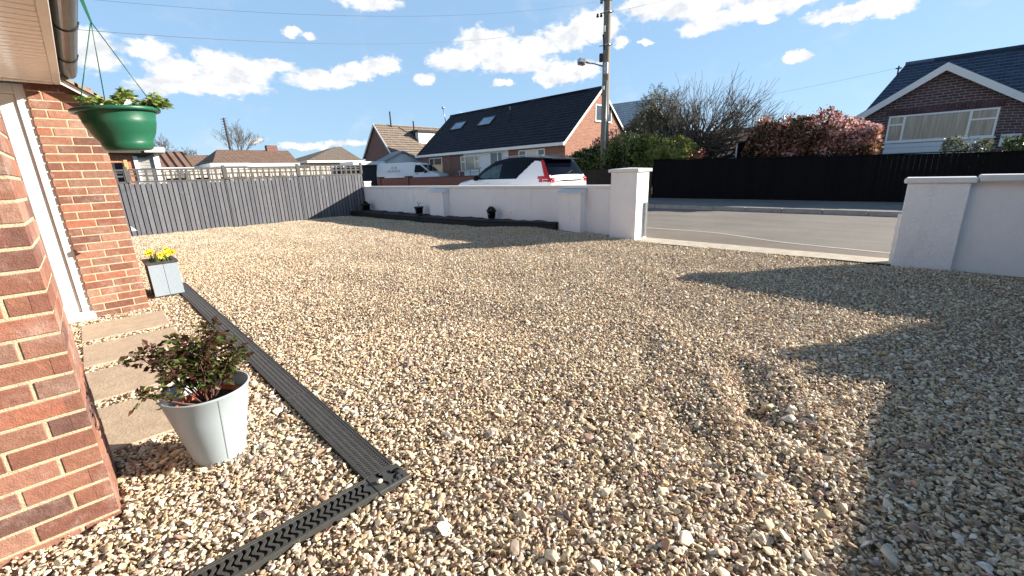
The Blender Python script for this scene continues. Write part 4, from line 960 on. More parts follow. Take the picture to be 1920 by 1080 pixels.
# ------------------------------------------------------------------ boundary walls
def boundary():
    # long wall beside the drive, its face at X = 7.2
    W = empty('garden_wall', (7.3, 9.4, 0), 'long low white rendered wall with two buttresses between the grey fence and the gate pillar', 'wall')
    mb = MB(); mb.box((7.2, 4.39, -0.3), (7.42, 14.62, 0.915)); mb.build('wall', MAT['render'], W)
    mb = MB(); mb.box((7.165, 4.40, 0.916), (7.455, 14.62, 0.972), b=0.006); mb.build('coping', MAT['cap'], W)
    for y0, y1 in ((5.06, 5.62), (9.66, 10.3)):
        mb = MB(); mb.box((7.0, y0, -0.3), (7.199, y1, 0.80)); o = mb.build('buttress', MAT['render'], W)
        mb = MB(); mb.prism([(6.965, y0-.03, 0.802), (6.965, y0-.03, 0.826), (7.164, y0-.03, 0.905), (7.199, y0-.03, 0.802)], (0, y1-y0+.06, 0)); mb.build('cap', MAT['cap'], o)
    P = empty('gate_pillar', (7.22, 4.12, 0), 'tall square white rendered gate pillar with a flat cap at the far side of the entrance', 'gate pillar')
    mb = MB(); mb.box((7.0, 3.85, -0.3), (7.44, 4.38, 1.205), b=0.006); mb.build('body', MAT['render_swirl'], P)
    mb = MB(); mb.box((6.965, 3.81, 1.206), (7.475, 4.42, 1.262), b=0.006)
    mb.face([(6.97, 3.815, 1.2625), (7.47, 3.815, 1.2625), (7.22, 4.115, 1.285)]); mb.face([(7.47, 3.815, 1.2625), (7.47, 4.415, 1.2625), (7.22, 4.115, 1.285)])
    mb.face([(7.47, 4.415, 1.2625), (6.97, 4.415, 1.2625), (7.22, 4.115, 1.285)]); mb.face([(6.97, 4.415, 1.2625), (6.97, 3.815, 1.2625), (7.22, 4.115, 1.285)])
    mb.build('cap', MAT['cap'], P)
    mb = MB(); mb.box((7.30, 3.80, 0.03), (7.325, 3.849, 0.66), b=.003); mb.box((7.345, 3.80, 0.03), (7.352, 3.849, 0.66), 0); mb.build('gate_stop', MAT['steel'], P)
    # right-hand wall
    W = empty('garden_wall', (7.1, -1.2, 0), 'white textured wall with a stepped coping at the right edge of the entrance', 'wall')
    mb = MB(); mb.box((7.02, -9.0, -0.3), (7.24, -0.2, 1.0)); mb.build('wall', MAT['render'], W)
    mb = MB(); mb.box((6.90, -9.0, 1.001), (7.28, -0.27, 1.072), b=0.012); mb.build('coping', MAT['cap'], W)
    mb = MB(); mb.box((6.93, -0.22, -0.3), (7.26, 0.30, 0.985), b=0.006); o = mb.build('end_pier', MAT['render_swirl'], W)
    mb = MB(); mb.box((6.895, -0.264, 0.986), (7.30, 0.335, 1.05), b=0.014); mb.build('cap', MAT['cap'], o)
    mb = MB(); mb.box((7.03, 0.301, 0.0), (7.10, 0.335, 0.62), b=.003)
    for z in (0.1, 0.25, 0.44, 0.58): mb.tube([(7.06, 0.335, z), (7.06, 0.341, z)], 0.006, 8, m=1)
    mb.build('gate_hinge_plate', [MAT['upvc'], MAT['black']], W)
    # garden boundary fence on the near side, to the right of the camera
    F = empty('boundary_fence', (2.5, -2.15, 0), 'grey timber fence along the right side of the drive, outside the photo', 'fence')
    mb = MB(); x = -3.0
    while x < 6.9:
        mb.box((x, -2.2, -0.05), (x+0.115, -2.18, 1.37), tint=random.random()); x += 0.117
    mb.build('boards', MAT['fence_grey'], F)
    for x in (-3, -1.2, 0.6, 2.4, 4.2, 6.0):
        mb = MB(); mb.box((x, -2.3, -0.1), (x+0.09, -2.21, 1.31)); mb.build('post', MAT['fence_grey'], F)
boundary()

def flower_bed():
    # raised bed between sleepers and the wall
    edge = [(6.93, 5.63), (6.80, 8.2), (6.72, 10.4), (6.60, 14.5)]
    mb = MB(); n = 60
    for i in range(n):
        ya = 5.63 + (14.5-5.63)*i/n; yb = 5.63 + (14.5-5.63)*(i+1)/n
        def ex(y):
            for a, b in zip(edge[:-1], edge[1:]):
                if y <= b[1]+1e-6: return a[0] + (b[0]-a[0])*(y-a[1])/(b[1]-a[1])
            return edge[-1][0]
        for j in range(3):
            xa0, xa1 = ex(ya)+.05 + (7.2-ex(ya)-.05)*j/3, ex(ya)+.05 + (7.2-ex(ya)-.05)*(j+1)/3
            xb0, xb1 = ex(yb)+.05 + (7.2-ex(yb)-.05)*j/3, ex(yb)+.05 + (7.2-ex(yb)-.05)*(j+1)/3
            zz = lambda x, y: 0.185 + 0.02*math.sin(y*9+x*5)*math.sin(y*3.7) + gz1(7.1, y)*0.3 - 0.02
            mb.face([(xa0, ya, zz(xa0, ya)), (xa1, ya, zz(xa1, ya)), (xb1, yb, zz(xb1, yb)), (xb0, yb, zz(xb0, yb))], None, 0, True)
    tag(mb.build('flower_bed', MAT['soil']), kind='structure')
    names = ['black sleeper edging the raised bed, nearest the gate pillar', 'middle black sleeper of the raised bed, below the second buttress', 'farthest black sleeper of the raised bed, running to the grey fence']
    for (a, b, nm) in zip(edge[:-1], edge[1:], names):
        A = Vector((a[0], a[1], 0)); B = Vector((b[0], b[1], 0)); L_ = (B-A).length; d = (B-A).normalized()
        z = gz1(a[0], a[1]) * 0.8; z2 = gz1(b[0], b[1]) * 0.8
        M = Matrix.Translation(A + Vector((0, 0, z))) @ Vector((d.x, d.y, (z2-z)/L_)).to_track_quat('Y', 'Z').to_matrix().to_4x4()
        mb = MB(); mb.box((-0.07, 0.004, -0.2), (0.07, L_-0.004, 0.105), 0, M, b=0.010); mb.box((-0.055, 0.004, 0.1055), (0.085, L_-0.004, 0.165), 0, M, b=0.012)
        tag(mb.build('sleeper', MAT['sleeper']), nm, 'sleeper', 'black sleepers edging the raised bed')
    # pots
    def pot(y, x, label, plant, h=0.17, r=0.10):
        z = 0.20 + gz1(7.1, y)*0.3
        P = empty('black_pot', (x, y, z), label[0], 'pot', 'black pots on the raised bed')
        mb = MB(); mb.lathe([(0, 0), (r*.75, 0), (r*.93, h*.8), (r*1.04, h*.8), (r*1.08, h), (r*.98, h), (r*.9, h*.9), (0, h*.9)], (x, y, z), 24); mb.build('body', MAT['black_plastic'], P)
        mb = MB(); mb.box((x-r*.99, y-.045, z+h*.50), (x-r*.90, y-.002, z+h*.56)); mb.build('sticker', MAT['cap_grey'], P)
        Q = empty('potted_plant', (x, y, z+h), label[1], 'plant')
        if plant == 'bushy':
            n = 420; d = rng.normal(size=(n, 3)); d /= np.linalg.norm(d, axis=1, keepdims=True); d[:, 2] = np.abs(d[:, 2]); rr = rng.uniform(.5, 1, n)[:, None]
            C = np.array([x, y, z+h-.02]) + d*rr*np.array([.085, .085, .105]); leaves('leaves', C, 0.03, MAT['leaf_hedge'], Q, rng.uniform(0, .35, n), d + rng.normal(0, .4, (n, 3)), .6)
            mb = MB(); mb.tube([(x, y, z+h*.9), (x, y, z+h+.06)], .006, 5); mb.build('stem', MAT['stem'], Q)
        else:
            for a, l in ((-.06, .11), (.05, .10), (-.02, .07)):
                mb = MB(); mb.tube([(x, y, z+h*.9), (x, y-a*.3, z+h+l*.7), (x+.01, y-a, z+h+l)], .004, 4); mb.build('stem', MAT['leaf_olive'], Q)
            C = []
            for a, l in ((-.06, .11), (.05, .10)):
                C += [(x+.01, y-a, z+h+l)]*7
            leaves('leaves', np.array(C), .035, MAT['leaf_bright'], Q, rng.uniform(.7, 1, len(C)), None, .4)
    pot(14.05, 6.92, ('black pot in the corner of the bed, beside the grey fence', 'low dark plant in the black pot beside the grey fence'), 'bushy', 0.2, .16)
    pot(10.75, 6.92, ('black pot left of the second buttress, holding two thin shoots', 'two thin pale shoots in the black pot left of the second buttress'), 'thin', .2, .13)
    pot(7.68, 6.98, ('black pot midway along the bed, holding a round dark plant', 'round dark bushy plant in the pot midway along the raised bed'), 'bushy', .2, .115)
    S = empty('garden_light', (7.06, 7.1, 0.2), 'small white stake light in the raised bed, right of the round dark plant', 'garden light')
    mb = MB(); mb.tube([(7.06, 7.1, 0.15), (7.06, 7.1, 0.35)], 0.004, 5); mb.build('stake', MAT['upvc'], S)
    mb = MB(); mb.lathe([(0, 0.35), (.012, .35), (.02, .375), (.018, .39), (0, .395)], (7.06, 7.1, 0), 12); mb.build('head', MAT['upvc'], S)
flower_bed()

def grey_fence():
    F = empty('garden_fence', (3.8, 14.6, 0), 'grey painted close board fence with trellis along its top, across the end of the drive', 'fence')
    Y = 14.6; posts = [0.0, 0.95, 3.05, 5.05, 7.17]
    top = lambda x: 1.30 + 0.012*(x) 
    for a, b in zip(posts[:-1], posts[1:]):
        mb = MB(); x = a + 0.002
        while x < b - 0.02:
            e = min(x+0.098, b-0.002); j = random.uniform(-.002, .002)
            mb.box((x, Y-0.012+j, 0.0), (e-0.011, Y+0.006+j, top(x)), b=0.002, tint=random.random()); x += 0.109
        for z in (0.3, 0.75, 1.15): mb.box((a, Y+0.008, z), (b, Y+0.05, z+0.06), tint=.3)
        mb.box((a, Y+0.0075, 0.02), (b, Y+0.0079, 1.28), 1)
        mb.build('board_panel', [MAT['fence_grey'], MAT['black']], F)
        mb = MB(); z0, z1 = top(a)+.012, top(a)+0.355; a2, b2 = a+.05, b-.03
        mb.box((a2, Y-.02, z0), (b2, Y+.012, z0+.045)); mb.box((a2, Y-.02, z1-.045), (b2, Y+.012, z1)); mb.box((a2, Y-.006, (z0+z1)/2-.019), (b2, Y+.006, (z0+z1)/2+.019))
        for z in ((z0*3+z1)/4, (z0+z1*3)/4)[1:]: mb.box((a2, Y-.006, z-.011), (b2, Y+.006, z+.011))
        n = max(2, round((b2-a2)/0.165))
        for i in range(n+1):
            x = a2 + (b2-a2)*i/n; mb.box((x-.026, Y-.018 if i in (0, n) else Y-.014, z0+.046), (x+.026, Y-.0065, z1-.046))
        mb.build('trellis', MAT['trellis'], F)
    for x in posts:
        mb = MB(); mb.box((x-0.045, Y+0.052, -.2), (x+0.045, Y+0.13, 1.32+.012*x)); mb.box((x-0.03, Y-.03, 1.325+.012*x), (x+0.04, Y+.04, 1.70+.012*x)); mb.build('post', MAT['trellis'], F)
    mb = MB(); mb.box((7.25, 14.63, -.2), (7.5, 14.88, 1.10), b=.005); mb.box((7.23, 14.61, 1.10), (7.52, 14.90, 1.14), b=.005)
    tag(mb.build('wall_end_pillar', MAT['render']), 'stubby white pillar where the grey fence meets the long white wall', 'pillar')
grey_fence()

def far_fences():
    # dark fence across the road
    F = empty('roadside_fence', (16.65, -2, 0), 'long dark stained close board fence across the road', 'fence')
    def run(ya, yb, ztop, mat, par, x=16.65, nm='boards'):
        mb = MB(); y = ya
        while y < yb:
            mb.box((x, y, 0.06), (x+0.02, min(y+0.118, yb), ztop(y)), tint=random.random()); y += 0.12
        mb.box((x+.021, ya, .3), (x+.06, yb, .38)); 
        return mb.build(nm, mat, par)
    zt = lambda y: 1.40 + 0.022*y
    run(-22, 8.45, zt, MAT['fence_dark'], F)
    mb = MB(); mb.box((16.61, -22, 0.02), (16.649, 8.45, 0.20)); mb.build('gravel_board', MAT['fence_dark'], F)
    mb = MB(); y = -22.0
    while y < 8.45: mb.box((16.61, y, zt(y+1.2)+.002), (16.70, min(y+2.4, 8.45), zt(y+1.2)+.028)); y += 2.4
    mb.build('top_rail', MAT['fence_dark'], F)
    F = empty('roadside_fence', (16.65, 10, 0), 'lower brown board fence in front of the green hedge, behind the white car', 'fence')
    run(8.5, 13.2, lambda y: 1.29, fence_mat('brown_board', (0.045, 0.035, 0.028)), F)
    # brick wall of the bungalow opposite
    W = empty('front_garden_wall', (16.7, 24, 0), 'low weathered red brick wall in front of the van', 'wall')
    mb = MB(); mb.wallq((16.6, 31.0), (16.6, 13.2), 0.0, 1.17); mb.wallq((16.82, 13.2), (16.82, 31.0), 0, 1.17); mb.wallq((16.6, 13.2), (16.82, 13.2), 0, 1.17)
    mb.build('wall', MAT['garden_brick'], W)
    mb = MB(); mb.box((16.57, 13.2, 1.171), (16.85, 31, 1.205)); mb.build('coping', MAT['felt'], W)
    for y in (31.0, 27.0, 18.2):
        mb = MB(); mb.box((16.52, y-.3, 0), (16.90, y+.1, 1.25)); mb.box((16.50, y-.33, 1.25), (16.92, y+.13, 1.30), 1); mb.build('pier', [MAT['garden_brick'], MAT['felt']], W)
far_fences()

# ------------------------------------------------------------------ lettering
def text_mesh(s, size, mat, parent, M, name='lettering', depth=0.002, spacing=1.0):
    cu = bpy.data.curves.new(name, 'FONT'); cu.body = s; cu.size = size; cu.extrude = depth; cu.align_x = 'CENTER'; cu.align_y = 'CENTER'; cu.space_character = spacing
    tmp = bpy.data.objects.new(name, cu); COL.objects.link(tmp); dg = bpy.context.evaluated_depsgraph_get(); dg.update()
    me = bpy.data.meshes.new_from_object(tmp.evaluated_get(dg)); COL.objects.unlink(tmp); bpy.data.objects.remove(tmp)
    me.materials.clear(); me.materials.append(mat); me.transform(world_of(parent).inverted() @ M); me.name = name
    o = bpy.data.objects.new(name, me); COL.objects.link(o); o.parent = parent; return o

# ------------------------------------------------------------------ vehicles
def interp(T, x):
    return float(np.interp(x, [t[0] for t in T], [t[1] for t in T]))
def suv():
    X0, Y0, ZG = 9.22 + 0.93, 7.72, -0.012      # centre line x, rear y
    C_ = empty('parked_car', (X0, Y0+2.2, ZG), 'white SUV with a black roof and tall red tail lights, behind the long white wall', 'car')
    top = [(0, .98), (.02, 1.03), (.06, 1.085), (.12, 1.17), (.36, 1.50), (.44, 1.57), (.6, 1.60), (1.2, 1.645), (1.9, 1.64), (2.4, 1.575), (2.8, 1.40), (3.3, 1.09), (3.5, 1.045), (4.0, .97), (4.3, .87), (4.4, .74), (4.43, .6)]
    hw = [(0, .80), (.03, .85), (.1, .885), (.3, .915), (.8, .93), (3.4, .93), (3.9, .90), (4.2, .82), (4.35, .68), (4.43, .50)]
    ys = list(np.linspace(0, .6, 31)) + list(np.linspace(.62, 2.0, 70)) + list(np.linspace(2.03, 4.2, 60)) + list(np.linspace(4.24, 4.43, 7))
    NL, NG, NR = 9, 40, 7
    def section(y):
        w = interp(hw, y); zt = interp(top, y); belt = min(1.02, zt-0.03); P = []
        for i in range(NL):
            t = i/(NL); z = 0.24 + (belt-0.24)*t; bul = math.sin(math.pi*min(1, t*1.05))*0.018
            P.append((w*(0.93 + 0.07*min(1, t*2.2)) + bul - .03*max(0, t-.8), z))
        rw = w - 0.03 - (zt-belt)*0.36
        for i in range(NG):
            t = i/NG; e = t**1.0; z = belt + (zt-0.045-belt)*e; x = w-0.012 + (rw-(w-0.012))*(e**1.15); P.append((x, z))
        for i in range(NR+1):
            a = math.pi/2*i/NR; P.append((rw*math.cos(a)**0.75 if i < NR else 0, zt-0.045 + 0.045*math.sin(a)))
        return P
    S = [section(y) for y in ys]; n = len(S[0])
    groups = {k: MB() for k in ('body', 'window', 'window_b', 'front_window', 'front_window_b', 'roof', 'tail_light', 'tail_light_b', 'rear_window', 'windscreen', 'lower_trim')}
    def cls(y, z, i, x):
        rear_strip = 0.06 + (z-1.10)*0.62
        if i < NL:
            if z > 0.925 and y < 0.42 + (z-1)*.5: return 'tail_light'
            if z < 0.36 or (y < .25 and z < .55): return 'lower_trim'
            for wy in (0.86, 3.56):
                if (y-wy)**2 + (z-0.34)**2 < 0.40**2: return 'lower_trim'
            return 'body'
        if i < NL+NG:
            if y < 0.55:
                if z < 1.09 and y < .46: return 'tail_light'
                if rear_strip-.14 < y < rear_strip + 0.19 and z < 1.50: return 'tail_light'
                if y <= rear_strip-.03: return 'rear_window' if z > 1.1 else 'body'
            zt = interp(top, y)
            if z > zt - 0.115: return 'roof' if y < 3.3 else 'body'
            lo = 1.03 + max(0, (1.30-y))*0.78 if y > .62 else 9
            if 2.02 < y < 2.95 and z > lo+.035 and z < zt-.17: return 'front_window'
            if y < 3.12 and z > lo: return 'window'
            if y >= 3.12: return 'body'
            return 'body'
        if y < .345 and z < 1.53: return 'rear_window' if z > 1.09 else 'body'
        if y < 2.38: return 'roof'
        if y < 3.27: return 'windscreen'
        return 'body'
    for a in range(len(ys)-1):
        for i in range(n-1):
            for sgn in (-1, 1):
                q = [(X0+sgn*S[a][i][0], Y0+ys[a], ZG+S[a][i][1]), (X0+sgn*S[a+1][i][0], Y0+ys[a+1], ZG+S[a+1][i][1]), (X0+sgn*S[a+1][i+1][0], Y0+ys[a+1], ZG+S[a+1][i+1][1]), (X0+sgn*S[a][i+1][0], Y0+ys[a], ZG+S[a][i+1][1])]
                if sgn > 0: q = q[::1]
                else: q = q[::-1]
                ym = (ys[a]+ys[a+1])/2; zm = (S[a][i][1]+S[a][i+1][1])/2
                c = cls(ym, zm, i, S[a][i][0])
                if c in ('window', 'tail_light', 'front_window') and sgn > 0: c += '_b'
                groups[c].face(q, [(0, 0)]*4, 0, True)
    g = groups['body']
    for i in range(NL+NG-1):
        z0_, z1_ = S[0][i][1], S[0][i+1][1]
        (groups['lower_trim'] if z0_ < .5 else g).face([(X0-S[0][i][0], Y0, ZG+z0_), (X0+S[0][i][0], Y0, ZG+z0_), (X0+S[0][i+1][0], Y0, ZG+z1_), (X0-S[0][i+1][0], Y0, ZG+z1_)], None, 0)
        g.face([(X0+S[-1][i][0], Y0+4.43, ZG+S[-1][i][1]), (X0-S[-1][i][0], Y0+4.43, ZG+S[-1][i][1]), (X0-S[-1][i+1][0], Y0+4.43, ZG+S[-1][i+1][1]), (X0+S[-1][i+1][0], Y0+4.43, ZG+S[-1][i+1][1])], None, 0)
    mm = {'body': 'paint_white', 'window': 'car_glass', 'front_window': 'car_glass_clear', 'roof': 'paint_black', 'tail_light': 'lamp_red', 'rear_window': 'car_glass', 'windscreen': 'car_glass', 'lower_trim': 'black'}
    parts = {}
    for k, mb in groups.items():
        k = k.replace('_b', ''); o = mb.build(k, MAT[mm[k]], C_); parts[k] = o
        bm = bmesh.new(); bm.from_mesh(o.data); bmesh.ops.remove_doubles(bm, verts=bm.verts, dist=0.0005); bmesh.ops.recalc_face_normals(bm, faces=bm.faces); bm.to_mesh(o.data); bm.free()
    # spoiler, shark fin, mirrors, handles, door lines, clear lamps, wiper, wheels
    mb = MB(); mb.prism([(X0-.62, Y0+.62, ZG+1.585), (X0-.60, Y0+.16, ZG+1.535), (X0-.60, Y0+.14, ZG+1.51), (X0-.62, Y0+.5, ZG+1.545)], (1.24, 0, 0)); mb.build('spoiler', MAT['paint_black'], C_)
    for sx in (-1, 1): mb = MB(); mb.tube([(X0+sx*.60, Y0+.5, ZG+1.63), (X0+sx*.62, Y0+1.2, ZG+1.665), (X0+sx*.61, Y0+2.1, ZG+1.64)], .014, 6); mb.build('roof_rail', MAT['steel'], C_)
    for sx in (-1, 1):
        mb = MB(); mb.box((X0+sx*1.02-.10, Y0+2.92, ZG+1.0), (X0+sx*1.02+.10, Y0+3.06, ZG+1.15), b=0.05); mb.tube([(X0+sx*.86, Y0+3.02, ZG+1.03), (X0+sx*1.0, Y0+3.0, ZG+1.06)], .025, 6)
        mb.build('mirror', MAT['paint_black'], C_)
        for y in (1.52, 2.45):
            mb = MB(); mb.box((X0+sx*.945-.012, Y0+y, ZG+.925), (X0+sx*.945+.012, Y0+y+.22, ZG+.955), b=.008); mb.build('door_handle', MAT['paint_white'], C_)
        mb = MB()
        for pts in ([(1.18, .4), (1.22, .7), (1.27, .90)], [(2.25, .4), (2.25, .9)], [(3.3, .45), (3.3, .92)]):
            for (ya, za), (yb, zb) in zip(pts[:-1], pts[1:]): mb.face([(X0+sx*.952, Y0+ya, ZG+za), (X0+sx*.952, Y0+yb, ZG+zb), (X0+sx*.952, Y0+yb+.012, ZG+zb), (X0+sx*.952, Y0+ya+.012, ZG+za)])
            mb.build('door_gap', MAT['rim'], C_); mb = MB()
        mb = MB(); xx = X0 + sx*.905
        mb.box((xx-.004, Y0+.10, ZG+1.0), (xx+.01, Y0+.27, ZG+1.012)); mb.box((xx-.004, Y0+.10, ZG+.935), (xx+.012, Y0+.27, ZG+.945)); mb.box((xx-.004, Y0+.26, ZG+.945), (xx+.01, Y0+.272, ZG+1.0))
        mb.build('light_guide', MAT['lamp_clear'], C_)
        for wy in (0.86, 3.56):
            cx = X0 + sx*0.80; M = Matrix.Rotation(rad(90), 4, 'Y')
            mb = MB(); mb.lathe([(.22, -.11), (.33, -.11), (.345, -.09), (.345, .09), (.33, .11), (.22, .11)], (cx, Y0+wy, ZG+.345), 32, 0, M); wh = mb.build('wheel', MAT['tyre'], C_)
            mb = MB(); mb.lathe([(0, .07*sx), (.06, .09*sx), (.2, .06*sx), (.225, .10*sx)], (cx, Y0+wy, ZG+.345), 20, 0, M, False); mb.build('rim', MAT['rim'], wh)
    mb = MB(); mb.tube([(X0-.05, Y0+.075, ZG+1.13), (X0+.32, Y0+.16, ZG+1.22)], .010, 5); mb.build('rear_wiper', MAT['black'], C_)
    mb = MB(); mb.box((X0-.26, Y0-.006, ZG+.62), (X0+.26, Y0-.001, ZG+.73)); mb.build('number_plate', m_plain('yellow_plate', (.7, .55, .05), .4, .03, 5), C_)
    for sx in (-1, 1):
        mb = MB(); mb.box((X0+sx*.745-.065, Y0-.006, ZG+.90), (X0+sx*.745+.065, Y0+.05, ZG+1.04), b=.01)
        mb.build('rear_lamp', MAT['lamp_red'], C_)
        mb = MB(); mb.box((X0+sx*.745-.05, Y0-.010, ZG+.925), (X0+sx*.745+.055, Y0-.007, ZG+.935)); mb.box((X0+sx*.745-.05, Y0-.010, ZG+1.0), (X0+sx*.745+.055, Y0-.007, ZG+1.01)); mb.build('light_guide', MAT['lamp_clear'], C_)
    M = Matrix.Translation((X0+0.02, Y0-.004, ZG+.93)) @ Matrix.Rotation(rad(90), 4, 'X')
    text_mesh('VOLVO', .075, MAT['chrome'], C_, M, spacing=2.6)
    M = Matrix.Translation((X0-.58, Y0-.004, ZG+.86)) @ Matrix.Rotation(rad(90), 4, 'X')
    text_mesh('XC40', .055, MAT['chrome'], C_, M, spacing=1.2)
    C_.scale = (1, 1, 1.065)
suv()

def van():
    a = Vector((17.55, 33.1, 0)); b = Vector((20.35, 28.2, 0)); d = (b-a).normalized(); n = Vector((-d.y, d.x, 0))   # n: away from us
    z0 = 0.32
    V = empty('parked_van', (a+b)/2 + Vector((0, 0, z0)), 'white panel van with faint lettering parked on the drive beyond the brick wall', 'van')
    M = Matrix(((d.x, n.x, 0, a.x), (d.y, n.y, 0, a.y), (0, 0, 1, z0), (0, 0, 0, 1)))
    L_ = (b-a).length
    prof = [(0.0, .45), (0.0, 1.2), (.06, 1.93), (.2, 2.02), (3.2, 2.05), (3.75, 1.98), (4.1, 1.80), (4.75, 1.28), (5.35, 1.12), (5.55, 1.0), (5.62, .6), (5.55, .35), (0.1, .35)]
    prof = [(x*L_/5.62, z) for x, z in prof]
    mb = MB(); W = 1.85
    def ins(z): return 0.0 if z < 1.15 else (z-1.15)*0.13
    L1 = [M @ Vector((x, ins(z), z)) for x, z in prof]; R1 = [M @ Vector((x, W-ins(z), z)) for x, z in prof]
    mb.face(L1); mb.face(R1[::-1])
    for i in range(len(prof)):
        j = (i+1) % len(prof); mb.face([L1[j], L1[i], R1[i], R1[j]], None, 0, False)
    o = mb.build('body', m_plain('white_van_paint', (.72, .75, .80), .3, .02, 2, coat=.4), V)
    bm = bmesh.new(); bm.from_mesh(o.data); bmesh.ops.remove_doubles(bm, verts=bm.verts, dist=.001); bmesh.ops.recalc_face_normals(bm, faces=bm.faces)
    bmesh.ops.bevel(bm, geom=[e for e in bm.edges], offset=.03, segments=2, affect='EDGES', clamp_overlap=True); bm.to_mesh(o.data); bm.free()
    k = L_/5.62
    mb = MB(); q = [(3.42, 1.25), (3.52, 1.82), (3.95, 1.80), (4.62, 1.27)]
    mb.face([M @ Vector((x*k, ins(z)-.008, z)) for x, z in q]); mb.build('window', MAT['car_glass'], V)
    mb = MB(); mb.face([M @ Vector(p) for p in ((4.14*k+.0, .14, 1.785), (4.14*k, W-.14, 1.785), (4.72*k, W-.06, 1.315), (4.72*k, .06, 1.315))][::-1]); 
    for f in range(1): pass
    o = mb.build('windscreen', MAT['car_glass'], V); o.location = o.location + Vector((0, 0, .035))
    mb = MB(); mb.box((4.35*k, -.2, 1.18), (4.5*k, -.02, 1.42), 0, M, b=.03); mb.build('mirror', MAT['black'], V)
    mb = MB()
    for x in (3.35, 2.0): mb.box((x*k, -.004, .55), (x*k+.014, .002, 1.9 if x > 3 else 1.2), 0, M)
    mb.box((0.3, -.006, 1.12), (3.3*k, .001, 1.135), 0, M); mb.box((3.5*k, -.012, 1.13), (3.75*k, .0, 1.17), 1, M)
    mb.build('panel_lines', [MAT['rim'], MAT['black']], V)
    mb = MB(); mb.box((-.012, .05, .75), (.0, .2, 1.15), 0, M, b=.003); mb.build('tail_light', MAT['lamp_red'], V)
    mb = MB(); mb.box((5.32*k, -.006, .82), (5.52*k, .1, 1.0), 0, M, b=.02); mb.build('headlight', MAT['lamp_clear'], V)
    for x in (1.0, 4.65):
        for yy in (.05, W-.25):
            P = M @ Vector((x*k, yy+.1, .33)); R_ = Matrix(((d.x, 0, n.x), (d.y, 0, n.y), (0, 1, 0))).to_4x4()
            mb = MB(); mb.lathe([(0, -.08), (.2, -.1), (.32, -.1), (.33, .1), (0, .1)], P, 24, 0, R_); mb.build('wheel', MAT['tyre'], V)
    R3 = Matrix(((d.x, 0, -n.x), (d.y, 0, -n.y), (0, 1, 0))).to_4x4()
    text_mesh('ALPINE', .30, MAT['logo_grey'], V, Matrix.Translation(M @ Vector((1.62*k, ins(1.38)-.012, 1.38))) @ R3, spacing=1.3)
    mb = MB()
    for s in (-1, 1): mb.prism([M @ Vector((1.62*k + s*.02, ins(1.62)-.012, 1.60)), M @ Vector((1.62*k + s*.30, ins(1.7)-.012, 1.60)), M @ Vector((1.62*k+s*.16, ins(1.75)-.012, 1.80))], M.to_3x3() @ Vector((0, -.003, 0)))
    mb.build('emblem', MAT['logo_gold'], V)
van()

# ------------------------------------------------------------------ windows for the houses
def window(parent, o, u, nrm, w, h, cols, mat, frame=0.055, name='window', rows=None, proud=0.03):
    """o: lower-left corner, u: along, nrm: outward. cols: relative widths; rows[i]: transom height fraction or None"""
    o = Vector(o); u = Vector(u).normalized(); nrm = Vector(nrm).normalized(); M = Matrix.Identity(4)
    for i in range(3): M[i][0] = u[i]; M[i][1] = -nrm[i]; M[i][2] = (0, 0, 1)[i]; M[i][3] = o[i]
    mb = MB(); f = frame; y0, y1 = -proud, 0.03
    mb.box((0, y0, 0), (f, y1, h), 0, M); mb.box((w-f, y0, 0), (w, y1, h), 0, M); mb.box((f, y0, 0), (w-f, y1, f), 0, M); mb.box((f, y0, h-f), (w-f, y1, h), 0, M)
    mb.box((-.05, y0-.05, -.045), (w+.05, y1, -.002), 0, M)
    tot = sum(cols); x = 0.0; panes = []
    for i, c in enumerate(cols):
        x2 = x + w*c/tot
        if i < len(cols)-1: mb.box((x2-f*.6, y0+.002, f), (x2+f*.6, y1, h-f), 0, M)
        r = rows[i] if rows else None
        a = x + (f if i == 0 else f*.6); b = x2 - (f if i == len(cols)-1 else f*.6)
        if r: mb.box((a, y0+.004, h*r-f*.5), (b, y1, h*r+f*.5), 0, M)
        x = x2
    wd = mb.build(name, MAT['upvc'], parent)
    mb = MB(); mb.box((f*.5, y0+.02, f*.5), (w-f*.5, y0+.026, h-f*.5), 0, M); mb.build('pane', MAT[mat] if isinstance(mat, str) else mat, wd)
    return wd

def roof_slab(mb, eave_a, eave_b, ridge_a, ridge_b, th=0.12, m=0):
    """one pitch; uv in metres, v up the slope"""
    A, B, C, D = Vector(eave_a), Vector(eave_b), Vector(ridge_b), Vector(ridge_a)
    u = (B-A).normalized(); nn = (B-A).cross(D-A).normalized(); w = nn.cross(u)
    uv = [((p-A).dot(u), (p-A).dot(w)) for p in (A, B, C, D)]
    pts = [A, B, C, D]
    if nn.z < 0: pts = pts[::-1]; uv = uv[::-1]; nn = -nn
    mb.face(pts, uv, m); dn = -nn*th
    mb.face([p+dn for p in pts[::-1]], None, m)
    for i in range(4): a, b = pts[i], pts[(i+1) % 4]; mb.face([b, a, a+dn, b+dn], None, m)

